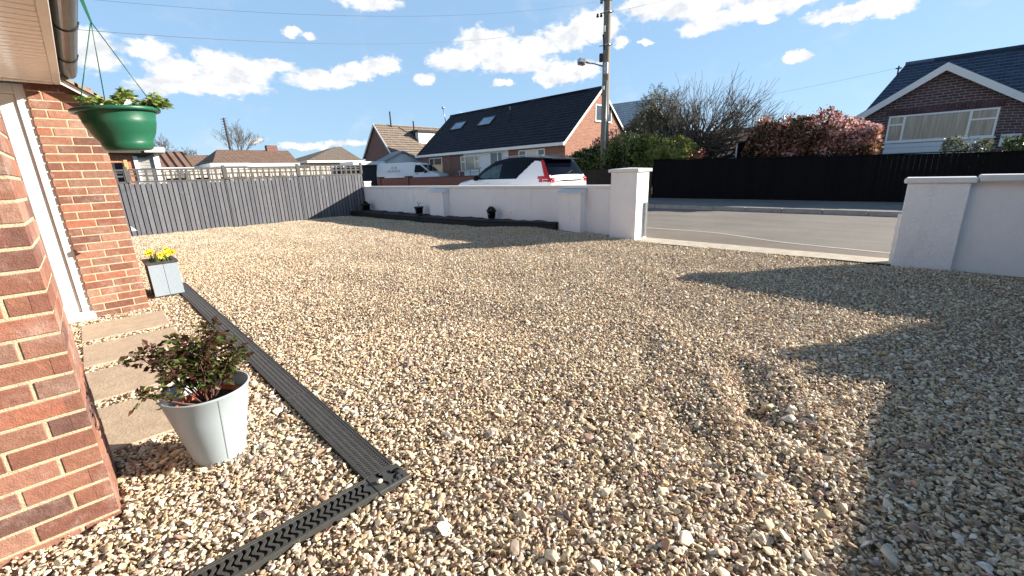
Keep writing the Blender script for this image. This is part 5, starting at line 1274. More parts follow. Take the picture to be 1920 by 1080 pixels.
def main_bungalow():
    X, XR, XB = 22.0, 26.2, 30.4; Y0, Y1 = 17.35, 33.8; ze, zr = 3.02, 6.62
    H = empty('bungalow', ((X+XB)/2, (Y0+Y1)/2, 0.5), 'long red brick bungalow with a steep dark roof and two skylights across the road', 'house')
    mb = MB(); o = 0.35
    roof_slab(mb, (X, Y1+.15, ze), (X, Y0-.12, ze), (XR, Y1+.15, zr), (XR, Y0-.12, zr), .12)
    roof_slab(mb, (XB, Y1+.15, ze), (XB, Y0-.12, ze), (XR, Y1+.15, zr), (XR, Y0-.12, zr), .12)
    mb.tube([(XR, Y0-.12, zr+.01), (XR, Y1+.15, zr+.01)], .09, 8)
    rf = mb.build('roof', MAT['tile_slate'], H)
    fx = X + .3
    mb = MB(); zf = ze - .04
    segs = [(33.5, 31.3, 'b'), (31.3, 29.7, 'b'), (29.7, 23.9, 'w'), (23.9, 22.3, 'w'), (22.3, Y0, 'b')]
    mb.wallq((fx, Y1), (fx, 27.55), .3, zf); mb.wallq((fx, 22.45), (fx, Y0), .3, zf); mb.wallq((XB-.3, Y0), (XB-.3, Y1), .3, zf); mb.wallq((XB-.3, Y1), (fx, Y1), .3, zf)
    sl = (zr-ze)/(XR-X)
    mb.face([(fx, Y0, .3), (XB-.3, Y0, .3), (XB-.3, Y0, ze-.05), (XR, Y0, zr-.16), (fx, Y0, ze-.05)], [(0, .3), (XB-fx, .3), (XB-fx, ze), (XR-fx, zr-.16), (0, ze)])
    mb.face([(XB-.3, Y1, .3), (fx, Y1, .3), (fx, Y1, ze-.05), (XR, Y1, zr-.16), (XB-.3, Y1, ze-.05)], None)
    mb.build('wall', MAT['house_brick_red'], H)
    mb = MB(); mb.box((fx-.02, 22.45, .3), (fx+.1, 27.55, zf)); mb.build('rendered_panel', MAT['white_paint'], H)
    mb = MB(); mb.box((fx-.03, 27.55, .3), (fx+.1, 29.4, zf-.02)); mb.box((fx-.05, 30.9, .3), (fx+.1, 33.2, zf-.02)) if False else None
    mb.build('brick_pier', m_brick('plum_brick_painted_shade', (0.19, .09, .075), (.25, .12, .1), (.3, .24, .2)), H)  # plum brick with the shade of the front put into its colour
    mb = MB(); mb.box((X-.10, Y0-.15, ze-.17), (X+.01, Y1+.15, ze+.02)); mb.box((X+.01, Y0, ze-.16), (fx, Y1, ze-.13)); mb.build('fascia', MAT['upvc'], H)
    for xe, s in ((X, 1), (XB, -1)):
        mb = MB(); q = [(xe-.02*s, Y0-.12, ze-.20), (XR, Y0-.12, zr-.20), (XR, Y0-.12, zr-.02), (xe-.02*s, Y0-.12, ze-.02)]
        mb.prism(q, (0, -.03, 0)); mb.build('barge_board', MAT['soffit'], H)
    nx = (-1, 0, 0); u = (0, -1, 0)
    zs = 1.45
    def wy(pxa, pxb, z0, z1, cols, mat, rows=None, name='window', py=300):
        a = sight(pxa, py, X=fx-.03).y; b = sight(pxb, py, X=fx-.03).y
        window(H, (fx-.0 if name == 'window' else fx-.0, a, z0), u, nx, a-b, z1-z0, cols, mat, .07, name, rows, .06)
    wy(805, 829, 1.2, ze-.28, (1, 1.6), 'glass', (.5, None)); wy(864, 899, 1.55, ze-.32, (1, 2.2, 1), 'glass_curtain', (.62, None, .62))
    wy(919, 943, .5, ze-.2, (1.6, 1), 'glass', name='patio_door'); wy(973, 987, 1.5, ze-.25, (1,), 'glass', (.5,)); wy(987.5, 1008, 1.5, ze-.25, (1,), 'glass_blind', None); wy(1008.5, 1022, 1.5, ze-.25, (1,), 'glass', (.5,))
    # gable window
    a = sight(1116, 225, Y=Y0); b = sight(1146, 225, Y=Y0); zb = sight(1116, 227, Y=Y0).z; zt = sight(1118, 195, Y=Y0).z
    window(H, (a.x, Y0, zb), (1, 0, 0), (0, -1, 0), b.x-a.x, zt-zb, (1, .5, 1), 'glass', .07)
    # skylights lying on the roof pitch
    e = Vector((X, 0, ze)); r = Vector((XR, 0, zr)); s = (r-e).normalized(); nn = Vector((-s.z, 0, s.x))
    for (ya, yb, t0, t1) in ((31.9, 30.3, 3.15, 4.2), (28.2, 26.6, 3.15, 4.25)):
        M = Matrix(((0, s.x, nn.x, X), (-1, 0, 0, ya), (0, s.z, nn.z, ze), (0, 0, 0, 1)))
        w = ya-yb; mb = MB(); f = .07
        mb.box((0, t0, 0), (f, t1, .07), 0, M); mb.box((w-f, t0, 0), (w, t1, .07), 0, M); mb.box((f, t0, 0), (w-f, t0+f, .07), 0, M); mb.box((f, t1-f, 0), (w-f, t1, .07), 0, M)
        sk = mb.build('skylight', MAT['gutter'], rf); mb = MB(); mb.box((f*.6, t0+f*.6, .03), (w-f*.6, t1-f*.6, .045), 0, M); mb.build('pane', m_plain('painted_sky_reflection', (.32, .42, .52), .15, .2, 2), sk)  # reflected sky painted into the pane's base colour
    for (y, t, h) in ((24.4, 3.3, 1.0),):
        p = e + s*t; mb = MB(); mb.tube([(p.x, y, p.z-.1), (p.x, y, p.z+h)], .055, 8); mb.build('vent_pipe', MAT['felt'], rf)
    mb = MB(); mb.tube([(XR-.4, 34.2, 6.0), (XR-.5, 34.35, 7.3)], .04, 6); mb.tube([(XR-.5, 34.35, 7.3), (XR-.5, 34.35, 7.45)], .13, 8); mb.build('flue', MAT['steel'], H)
    # handrail of the ramp
    R_ = empty('handrail', (21.3, 24.5, .5), 'thin blue handrail beside the ramp of the long bungalow', 'handrail')
    mb = MB(); ya, yb = sight(858, 322, X=21.3).y, sight(902, 315, X=21.3).y
    za, zb_ = sight(858, 322, X=21.3).z, sight(895, 315, X=21.3).z
    mb.tube([(21.3, ya, za), (21.3, yb, zb_)], .035, 6); mb.build('rail', MAT['logo_grey'], R_)
    for t in (.08, .55, .92):
        mb = MB(); y = ya+(yb-ya)*t; mb.tube([(21.3, y, .5), (21.3, y, za+(zb_-za)*t)], .035, 6); mb.build('post', MAT['logo_grey'], R_)
main_bungalow()

def right_house():
    X = 22.0; H = empty('gabled_bungalow', (25, 0, .9), 'dark brick bungalow with a white edged gable and wide curtained window behind the dark fence', 'house')
    eL = Vector((X, 3.1, 2.80)); ap = Vector((X, 0.56, 4.47)); sl = (ap.z-eL.z)/(eL.y-ap.y); eR = Vector((X, ap.y-(eL.y-ap.y)*1.25, ap.z-(eL.y-ap.y)*1.25*sl))
    mb = MB(); yl = 2.55
    mb.face([(X+.15, yl, .3), (X+.15, -2.6, .3), (X+.15, -2.6, ap.z-(ap.y+2.6)*sl-.1), (X+.15, ap.y, ap.z-.08), (X+.15, yl, ap.z-(yl-ap.y)*sl-.1)], [(0, .3), (yl+2.6, .3), (yl+2.6, 2.4), (yl-ap.y, ap.z-.1), (0, 3.1)])
    mb.wallq((X+.15+7, yl), (X+.15, yl), .3, 2.8); mb.wallq((X+.15, -2.6), (X+7, -2.6), .3, 2.6)
    mb.build('wall', MAT['house_brick_dark'], H)
    mb = MB(); Xr = 26.5
    roof_slab(mb, (X-.1, eL.y, eL.z), (X+4.2, eL.y, eL.z), (X-.1, ap.y, ap.z), (X+4.2, ap.y, ap.z), .1)
    roof_slab(mb, (X-.1, eR.y, eR.z), (X+4.2, eR.y, eR.z), (X-.1, ap.y, ap.z), (X+4.2, ap.y, ap.z), .1)
    r = MAT['tile_blue']
    za = 5.33; ya = 2.06
    roof_slab(mb, (X+1.2, 2.95, 2.9), (X+1.2, -14, 2.9), (27, ya, za), (27, -14, za), .1)
    roof_slab(mb, (32.5, 2.95, 2.9), (32.5, -14, 2.9), (27, ya, za), (27, -14, za), .1)
    mb.tube([(27, ya, za+.02), (27, -14, za+.02)], .09, 8)
    mb.build('roof', r, H)
    mb = MB(); mb.face([(X+1.3, 2.6, .3), (X+1.3, 2.6, 2.9), (27, 2.1, 5.2), (32.4, 2.6, 2.9), (32.4, 2.6, .3)]); mb.build('end_wall', MAT['house_brick_dark'], H)
    for e in (eL, eR):
        mb = MB(); t = .25; mb.prism([(X-.11, e.y, e.z-.03), (X-.11, ap.y, ap.z-.03), (X-.11, ap.y, ap.z-.03-t), (X-.11, e.y, e.z-.02-t)], (-.03, 0, 0)); mb.build('barge_board', MAT['white_paint'], H)
    mb = MB(); mb.box((X-.10, 2.56, eL.z-.35), (X+.9, eL.y-.02, eL.z-.22)); mb.prism([(X-.1, 2.56, eL.z-.22), (X-.1, eL.y, eL.z-.22), (X-.1, 2.56, eL.z+.1)], (.04, 0, 0)); mb.build('soffit_box', MAT['white_paint'], H)
    w0, w1 = 1.86, -.93; zb, zt = 1.93, 2.86
    window(H, (X+.15, w0, zb), (0, -1, 0), (-1, 0, 0), w0-w1, zt-zb, (.55, 2.1, .8), 'glass_curtain', .055, rows=(.66, None, .64))
    mb = MB(); y = w0+.1; 
    while y > w1-.05: mb.box((X+.13, y-.072, zt+.005), (X+.149, y, zt+.24), 0, tint=random.random()); y -= .088
    mb.build('soldier_course', m_plain('dark_soldier_brick', (.10, .055, .06), .9, .5, 3), H)
    mb = MB()
    for k in range(7): mb.box((X+.10, w1, .6+k*.185), (X+.148, w0, .78+k*.185), b=.006)
    mb.build('cladding', MAT['blue_board'], H)
    mb = MB(); mb.box((X+.1, w1-.75, zb-.06), (X+.13, w0, zb-.045)); mb.build('cable', MAT['black'], H)
    S = sight(1896, 257, X=X+.1)
    mb = MB(); a = sight(1877, 252, X=X+.12); b = sight(1912, 266, X=X+.12)
    mb.box((X+.10, b.y, b.z-.12), (X+.13, a.y, a.z), 0, b=.004); sg = mb.build('name_sign', MAT['cap'], H)
    R3 = Matrix(((0, 0, -1), (-1, 0, 0), (0, 1, 0))).to_4x4()
    text_mesh('VALLEY', .12, MAT['black'], sg, Matrix.Translation((X+.098, (a.y+b.y)/2, a.z-.09)) @ R3, spacing=1.1)
    # tv aerial bracket and wall insulator on the ridge end
    mb = MB(); p = sight(1685, 128, X=26.8); mb.tube([(26.8, p.y, p.z-.5), (26.8, p.y, p.z+.1)], .03, 5); mb.tube([(26.8, p.y-.1, p.z), (26.8, p.y+.1, p.z)], .03, 5); mb.build('wire_bracket', MAT['black'], H)
right_house()

def left_background():
    # steep gabled house with a flat dormer, ridge along X
    Yf = 37.0; c = sight(745, 291, Y=Yf); gx = sight(683, 297, Y=43.0).x
    ze = c.z; A = sight(703, 232, X=gx)
    yr = A.y; zr = A.z
    yb = 2*yr - Yf; X1 = 38.0
    H = empty('gabled_house', (gx+6, yr, .5), 'steep brown tiled house with a flat roofed dormer, left of the long bungalow', 'house')
    mb = MB(); roof_slab(mb, (gx-.15, Yf, ze), (X1, Yf, ze), (gx-.15, yr, zr), (X1, yr, zr), .14); roof_slab(mb, (gx-.15, yb, ze), (X1, yb, ze), (gx-.15, yr, zr), (X1, yr, zr), .14)
    mb.build('roof', MAT['tile_brown'], H)
    mb = MB(); mb.face([(gx, yb-.2, 0), (gx, Yf+.2, 0), (gx, Yf+.2, ze), (gx, yr, zr-.16), (gx, yb-.2, ze)], None); mb.build('wall', MAT['house_brick_plum'], H)
    mb = MB(); mb.box((gx+.03, Yf+.3, 0), (X1-.5, Yf+.5, ze)); mb.box((gx-.03, Yf+.3, 0), (gx+.02, Yf+2.6, 2.6)); mb.build('white_wall', MAT['white_paint'], H)
    for ye in (Yf, yb):
        mb = MB(); mb.prism([(gx-.18, ye, ze-.22), (gx-.18, yr, zr-.22), (gx-.18, yr, zr), (gx-.18, ye, ze)], (-.05, 0, 0)); mb.build('barge_board', MAT['white_paint'], H)
    mb = MB(); mb.box((gx-.1, Yf-.05, ze-.2), (X1, Yf+.02, ze-.02)); mb.build('fascia', MAT['white_paint'], H)
    # dormer
    f = 0.42; yd = Yf + (yr-Yf)*f; a = sight(784, 247, Y=yd); b = sight(822, 273, Y=yd)
    mb = MB(); mb.box((a.x, yd, b.z), (b.x+3, yr, a.z)); d = mb.build('dormer', MAT['white_paint'], H)
    mb = MB(); mb.box((a.x-.2, yd-.2, a.z+.001), (b.x+3.2, yr+.4, a.z+.18)); mb.build('dormer_roof', MAT['felt'], d)
    window(H, (a.x+.25, yd, b.z+.2), (1, 0, 0), (0, -1, 0), b.x+2-a.x, a.z-b.z-.4, (1, 1, 1, 1), 'glass_blind', .1)
    for px, py in ((691, 240), (719, 236)):
        pass
    for (t, x, h) in ((.93, gx+1.6, 1.4), (.62, gx+3.6, 1.5)):
        mb = MB(); y = Yf+(yr-Yf)*t; z = ze+(zr-ze)*t; mb.tube([(x, y, z-.2), (x, y, z+h)], .07, 6); mb.build('vent_pipe', MAT['felt'], H)
    # small white gabled garage in front of it
    q = sight(752, 285, Y=35.5); G = empty('small_garage', (q.x, 35.5, .4), 'small white garage with a low gable behind the van', 'garage')
    l = sight(722, 303, Y=35.5); r = sight(792, 303, Y=35.5)
    mb = MB(); mb.face([(l.x, 35.5, .2), (r.x, 35.5, .2), (r.x, 35.5, l.z), (q.x+.1, 35.5, q.z-.1), (l.x, 35.5, l.z)]); mb.wallq((l.x, 37), (l.x, 35.5), .2, l.z); mb.build('wall', MAT['white_paint'], G)
    mb = MB()
    for e in (l, r): mb.prism([(e.x, 35.3, e.z-.02), (q.x+.1, 35.3, q.z-.02), (q.x+.1, 35.3, q.z+.12), (e.x+(.3 if e is r else -.3), 35.3, e.z+.02)], (0, 1.6, 0))
    mb.build('roof', MAT['logo_grey'], G)
    # flat roofed garage, left of the van
    l = sight(662, 306, Y=33); r = sight(722, 302, Y=33)
    G = empty('flat_garage', ((l.x+r.x)/2, 35, .3), 'dark flat roofed carport with a white edge behind the fence end', 'carport')
    mb = MB(); mb.box((l.x+.3, 33.3, 0), (r.x-.2, 35.2, r.z-.3)); mb.build('wall', MAT['felt'], G)
    mb = MB(); mb.box((l.x, 33, r.z-.28), (r.x, 35.4, r.z-.02)); mb.build('roof', MAT['white_paint'], G)

    # hipped bungalow
    def hipped(label, Yf, pl, pr, apl, apr, roofmat, wallmat, depth=7, name='hipped_bungalow', gable_left=False, chim=None, win=()):
        L_ = sight(*pl, Y=Yf); R_ = sight(*pr, Y=Yf); ze = (L_.z+R_.z)/2; al = sight(*apl, Y=Yf+depth/2); ar = sight(*apr, Y=Yf+depth/2); zr = (al.z+ar.z)/2
        H = empty(name, ((L_.x+R_.x)/2, Yf+depth/2, 0), label, 'house'); mb = MB(); yb = Yf+depth
        def tri(pts):
            A = Vector(pts[0]); B = Vector(pts[1]); u = (B-A).normalized(); nn = (B-A).cross(Vector(pts[-1])-A).normalized(); w = nn.cross(u)
            mb.face(pts, [((Vector(p)-A).dot(u), (Vector(p)-A).dot(w)) for p in pts])
        tri([(L_.x, Yf, ze), (R_.x, Yf, ze), (ar.x, Yf+depth/2, zr), (al.x, Yf+depth/2, zr)])
        tri([(R_.x, yb, ze), (L_.x, yb, ze), (al.x, Yf+depth/2, zr), (ar.x, Yf+depth/2, zr)])
        tri([(R_.x, Yf, ze), (R_.x, yb, ze), (ar.x, Yf+depth/2, zr)]); tri([(L_.x, yb, ze), (L_.x, Yf, ze), (al.x, Yf+depth/2, zr)])
        mb.face([(L_.x, yb, ze-.05), (R_.x, yb, ze-.05), (R_.x, Yf, ze-.05), (L_.x, Yf, ze-.05)])
        rf = mb.build('roof', roofmat, H)
        mb = MB(); mb.box((L_.x+.35, Yf+.35, -.1), (R_.x-.35, yb-.35, ze-.06)); mb.build('wall', wallmat, H)
        mb = MB(); mb.box((L_.x-.03, Yf-.06, ze-.2), (R_.x+.03, Yf+.0, ze-.0)); mb.box((L_.x-.06, Yf+.001, ze-.2), (L_.x+.0, yb, ze)); mb.build('fascia', MAT['white_paint'], H)
        for (a, b, w_cols, mat) in win:
            xa = sight(a, pl[1], Y=Yf+.35).x; xb = sight(b, pl[1], Y=Yf+.35).x
            window(H, (xa, Yf+.35, ze-1.5), (1, 0, 0), (0, -1, 0), xb-xa, 1.15, w_cols, mat, .09)
        if chim:
            t = sight(chim[0], chim[1], Y=Yf+depth/2+.1); mb = MB(); mb.box((t.x-.45, Yf+depth/2-.3, zr-.6), (t.x+.45, Yf+depth/2+.3, t.z)); mb.build('chimney', MAT['house_brick_plum'], rf)
        return H, ze, L_, R_
    hipped('brown hipped bungalow just left of the steep gabled house', 46, (576, 303), (681, 299), (627, 276), (640, 275), MAT['tile_brown'], MAT['cream'], 9, win=((622, 650, (1, 2, 1), 'glass'),))
    hipped('long russet roofed bungalow with a small chimney on its ridge', 41, (398, 306), (561, 306), (406, 280), (540, 283), MAT['tile_russet'], MAT['cream'], 8, name='long_bungalow', chim=(507, 273), win=((505, 540, (1, 1, 1), 'glass_blind'),))
    hipped('bungalow with a ribbed russet roof, leftmost behind the grey fence', 27, (284, 315), (362, 313), (300, 284), (341, 284), MAT['tile_rib'], MAT['white_paint'], 5, name='ribbed_roof_bungalow')
    hipped('low dull brown roof between the ribbed roof and the long russet roof', 50, (330, 316), (420, 313), (345, 292), (400, 290), MAT['tile_russet'], MAT['grey_block'], 7, name='low_bungalow')
    hipped('distant grey roof peeping between the long russet roof and the hipped bungalow', 80, (555, 304), (590, 303), (566, 298), (580, 298), MAT['tile_slate'], MAT['grey_block'], 9, name='distant_house')
    # white flat-roofed garages behind the trellis
    for (a, b, yt, yb_, Y, lab) in ((398, 462, 306, 318, 30, 'white flat roofed garage in front of the long russet roof'), (462, 556, 309, 318, 33, 'low white outbuilding right of the flat roofed garage')):
        A = sight(a, yt, Y=Y); B = sight(b, yt+.5, Y=Y); G = empty('outbuilding', ((A.x+B.x)/2, Y+1, 0), lab, 'outbuilding')
        mb = MB(); mb.box((A.x, Y, -.1), (B.x, Y+2.5, A.z-.18)); mb.build('wall', MAT['white_paint'] if Y == 30 else MAT['cream'], G)
        mb = MB(); mb.box((A.x-.15, Y-.15, A.z-.178), (B.x+.15, Y+2.6, A.z)); mb.build('roof', MAT['white_paint'], G)
    # white picket fence behind the trellis
    F = empty('picket_fence', (5, 22, 0), 'white slatted fence showing through and just above the grey trellis', 'fence')
    mb = MB(); x = 2.0
    zt = sight(450, 317, Y=22).z
    while x < 9.2: mb.box((x, 22, 0 if random.random() < .35 else zt-.32), (x+.12, 22.03, zt-.0)); x += .155
    dk = MB(); dk.box((1.5, 22.08, 0), (9.3, 22.12, zt-.12)); dk.build('hedge_shadow_backing', MAT['fence_dark'], F)  # dark sheet added for the hedge and shadow behind the slats
    mb.box((2, 22.031, .5), (9.3, 22.07, .6)); mb.build('slats', m_plain('pale_fence_paint', (.48, .44, .38), .8, .15, 3), F)
    # neighbour's garage: brick, white posts, ribbed door, white fascia
    Y = 19.0; G = empty('neighbour_garage', (1.2, 20, 0), "neighbour's brick garage with a grey ribbed door between white posts", 'garage')
    P = lambda x, y: sight(x, y, Y=Y)
    mb = MB(); a, b = P(205, 280), P(249, 285); mb.wallq((a.x, Y), (b.x, Y), -.1, 2.25); mb.wallq((a.x-2, Y), (a.x, Y), -.1, 2.3); mb.build('wall', m_brick('orange_brick', (.45, .16, .08), (.5, .2, .11), (.6, .5, .36)), G)
    for (x0, x1) in ((248, 256), (286, 297)):
        mb = MB(); q0, q1 = P(x0, 293), P(x1, 293); mb.box((q0.x, Y-.06, -.1), (q1.x, Y+.06, q0.z)); mb.build('post', MAT['upvc'], G)
    mb = MB(); q0, q1 = P(254, 294), P(287, 294); z = 0.0
    while z < q0.z-.02: mb.box((q0.x+.02, Y+.02, z), (q1.x, Y+.05, z+.085), b=.01); z += .09
    mb.build('door', MAT['door_grey'], G)
    mb = MB(); q0, q1 = P(266, 277), P(306, 287); mb.box((q0.x, Y-.45, q1.z), (q1.x, Y-.38, q0.z)); mb.build('fascia', MAT['upvc'], G)
    mb = MB(); a = P(195, 279); mb.box((a.x-1, Y-.38, q1.z-.02), (q1.x-.02, Y+3, q0.z-.02)); mb.build('roof', MAT['planter_dark'], G)
    mb = MB(); mb.wallq((q1.x-.25, Y+.05), (q1.x-.25, Y+3), -.1, q1.z-.03); mb.build('side_wall', MAT['white_paint'], G)
    S = empty('log_store', (.8, 16.6, 0), 'dark timber log store with a bare pine post behind the fence', 'log store')
    mb = MB(); a = sight(216, 330, Y=16.5); b = sight(233, 305, Y=16.5); mb.box((a.x-.4, 16.5, 0), (b.x, 17.4, b.z)); mb.build('body', MAT['felt'], S)
    mb = MB(); q = sight(233, 300, Y=16.4); mb.box((q.x-.03, 16.35, 0), (q.x+.05, 16.42, q.z)); mb.build('post', MAT['pine'], S)
left_background()

# ------------------------------------------------------------------ poles and wires
def utility_pole():
    x, y, r = 17.3, 11.23, .165
    P = empty('utility_pole', (x, y, .1), 'tall weathered wooden utility pole carrying wires in front of the brick gable', 'utility pole')
    mb = MB(); mb.tube([(x, y, 0), (x+.02, y, 4), (x+.03, y+.02, 8.5), (x+.03, y+.02, 9.6)], [r*1.08, r, r*.88, r*.84], 14); mb.build('pole', MAT['pole'], P)
    zz = lambda py: sight(1132, py, X=x).z
    mb = MB()
    for py in (86, 25, 2):
        z = zz(py); mb.lathe([(r*1.0, z-.03), (r*1.05, z-.03), (r*1.05, z+.03), (r*.98, z+.03)], (x+.02, y, 0), 14)
        mb.tube([(x-.1, y+.30, z), (x+.1, y-.26, z)], .02, 5)
    mb.build('bands', MAT['steel'], P)
    mb = MB()
    for py, s in ((30, 1), (30, 1.6), (5, 1)): z = zz(py); mb.lathe([(0, 0), (.05, .0), (.06, .05), (.035, .09), (.055, .13), (0, .15)], (x-.12*s, y+.22*s, z-.05), 8)
    mb.build('insulators', MAT['felt'], P)
    mb = MB(); z = zz(110); mb.box((x-.23, y+.08, z-.16), (x-.13, y+.22, z+.18), b=.02); mb.tube([(x-.17, y, z+.3), (x-.15, y+.1, z+.9)], .025, 5); mb.build('service_box', MAT['felt'], P)
    mb = MB(); z = zz(132); mb.box((x-.22, y-.20, z-.2), (x-.12, y-.02, z+.25), b=.01); mb.build('control_box', MAT['cap_grey'], P)
    mb = MB(); z = zz(52); mb.box((x-.172, y-.03, z-.22), (x-.15, y+.06, z+.02)); z = zz(165); mb.box((x-.19, y-.05, z-.1), (x-.165, y+.07, z+.05)); mb.build('plates', MAT['cap'], P)
    mb = MB(); mb.tube([(x-.15, y-.14, .5), (x-.14, y-.14, 5.0)], .03, 6); mb.build('conduit', MAT['steel'], P)
    a = Vector((x-.1, y+.1, zz(125))); b = sight(1101, 118, X=x-.75)
    mb = MB(); mb.tube([a, a.lerp(b, .6)+Vector((0, 0, .03)), b], .03, 8); ar = mb.build('lamp_arm', MAT['steel'], P)
    d = (b-a).normalized(); u = d.cross(Vector((0, 0, 1))).normalized(); w = u.cross(d)
    M = Matrix(((d.x, u.x, w.x, b.x), (d.y, u.y, w.y, b.y), (d.z, u.z, w.z, b.z), (0, 0, 0, 1)))
    mb = MB(); mb.prism([M @ Vector(p) for p in ((-.12, -.09, 0), (-.12, .09, 0), (.14, .13, .02), (.14, -.13, .02))], M.to_3x3() @ Vector((0, 0, .09))); mb.box((.13, -.14, -.07), (.42, .14, .12), 0, M, b=.03); lh = mb.build('lamp_head', MAT['steel'], ar)
    mb = MB(); mb.box((.12, -.12, -.13), (.40, .12, -.072), 0, M, b=.02); mb.build('lamp_glass', m_plain('lamp_glass', (.12, .14, .2), .2, .1, 4), lh)
    top = Vector((x-.12, y+.25, zz(30)))
    def wire(name, p, q, sag, label, r=.012, n=24):
        mb = MB(); pts = []
        for i in range(n+1):
            t = i/n; v = Vector(p).lerp(Vector(q), t); v.z -= sag*4*t*(1-t); pts.append(v)
        mb.tube(pts, r, 4); tag(mb.build(name, MAT['wire']), label, 'wire')
    wire('overhead_wire', top, sight(100, 52, Y=9.0), .55, 'long sagging wire crossing the sky from the utility pole to the near house', .0036)
    wire('overhead_wire', (x, y, zz(3)), sight(60, -12, Y=14.0), .5, 'upper faint wire from the top of the pole towards the near house', .0035)
    wire('overhead_wire', (x, y, zz(-4)), sight(1020, -60, X=5), .2, 'wire leaving the top of the pole out over the road', .006)
    wire('overhead_wire', (x, y, zz(28)), (19.5, -16, 8.2), .5, 'wire running right from the pole just below its top', .004)
    wire('overhead_wire', sight(1685, 127, X=26.8), (40, 25, 7.0), .5, 'faint pair wire meeting the ridge of the dark brick bungalow', .004)
    # distant leaning pole on the left
    b = sight(438, 308, Y=52); t = sight(419, 221, Y=52)
    P = empty('distant_pole', b, 'thin dark leaning pole with many crossarms rising above the russet roof', 'utility pole')
    mb = MB(); mb.tube([Vector((b.x + (b.x-t.x)*.2, b.y, b.z-1.5)), b, t], [.13, .12, .09], 8); mb.build('pole', MAT['bark_black'], P)
    mb = MB()
    for k in range(7):
        c = t.lerp(b, .02+k*.055); mb.tube([c+Vector((-.3, 0, -.08)), c+Vector((.3, 0, .08))], .02, 5)
    mb.build('crossarms', MAT['bark_black'], P)
utility_pole()

# ------------------------------------------------------------------ hedges, shrubs and trees
def hedge(name, label, cat, x0, x1, y0, y1, zf, n, size, mat, seed, z0=0.5, tintf=None, aspect=.55, rough=.16):
    """a mass of leaves filling a ragged volume, denser at its surface, with stems inside"""
    r = np.random.default_rng(seed); P = []
    while sum(len(p) for p in P) < n:
        q = np.stack([r.uniform(x0, x1, n), r.uniform(y0, y1, n), r.uniform(0, 1, n)], -1)
        zt = np.array([zf(a) for a in q[:, 1]]); ex = 1 - ((q[:, 0]-(x0+x1)/2)/((x1-x0)/2))**2*.25
        q[:, 2] = z0 + (zt*ex - z0)*q[:, 2]**.8
        bulge = clump(q, 2.2, seed)*rough; q[:, 2] += bulge*(q[:, 2] > zt*.75); q[:, 0] += clump(q, 2.5, seed+1)*rough
        edge = np.minimum(np.minimum(q[:, 0]-x0, x1-q[:, 0])/(x1-x0)*2, np.minimum((q[:, 1]-y0), (y1-q[:, 1])))
        keep = (r.random(n) < np.clip(1.1 - np.abs(edge)*.9, .25, 1)) & (clump(q, 4.5, seed+2) > -.8)
        P.append(q[keep])
    P = np.concatenate(P)[:n]
    H = empty(name, ((x0+x1)/2, (y0+y1)/2, z0), label, cat)
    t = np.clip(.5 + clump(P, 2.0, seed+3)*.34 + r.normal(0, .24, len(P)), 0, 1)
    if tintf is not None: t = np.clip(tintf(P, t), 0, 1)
    d = r.normal(size=(len(P), 3)); d[:, 2] = np.abs(d[:, 2])*.9 + .1
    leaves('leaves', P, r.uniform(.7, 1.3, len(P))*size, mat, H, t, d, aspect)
    mb = MB(); random.seed(seed)
    for k in range(int((y1-y0)*5)):
        y = random.uniform(y0+.1, y1-.1); x = random.uniform(x0+.2, x1-.2); h = zf(y)*random.uniform(.75, 1.0)
        mb.tube([(x, y, z0-.4), (x+random.gauss(0, .12), y+random.gauss(0, .12), h*.55), (x+random.gauss(0, .2), y+random.gauss(0, .25), h)], [.03, .018, .008], 4, cap=False)
    mb.build('stems', MAT['bark'], H)
    return H

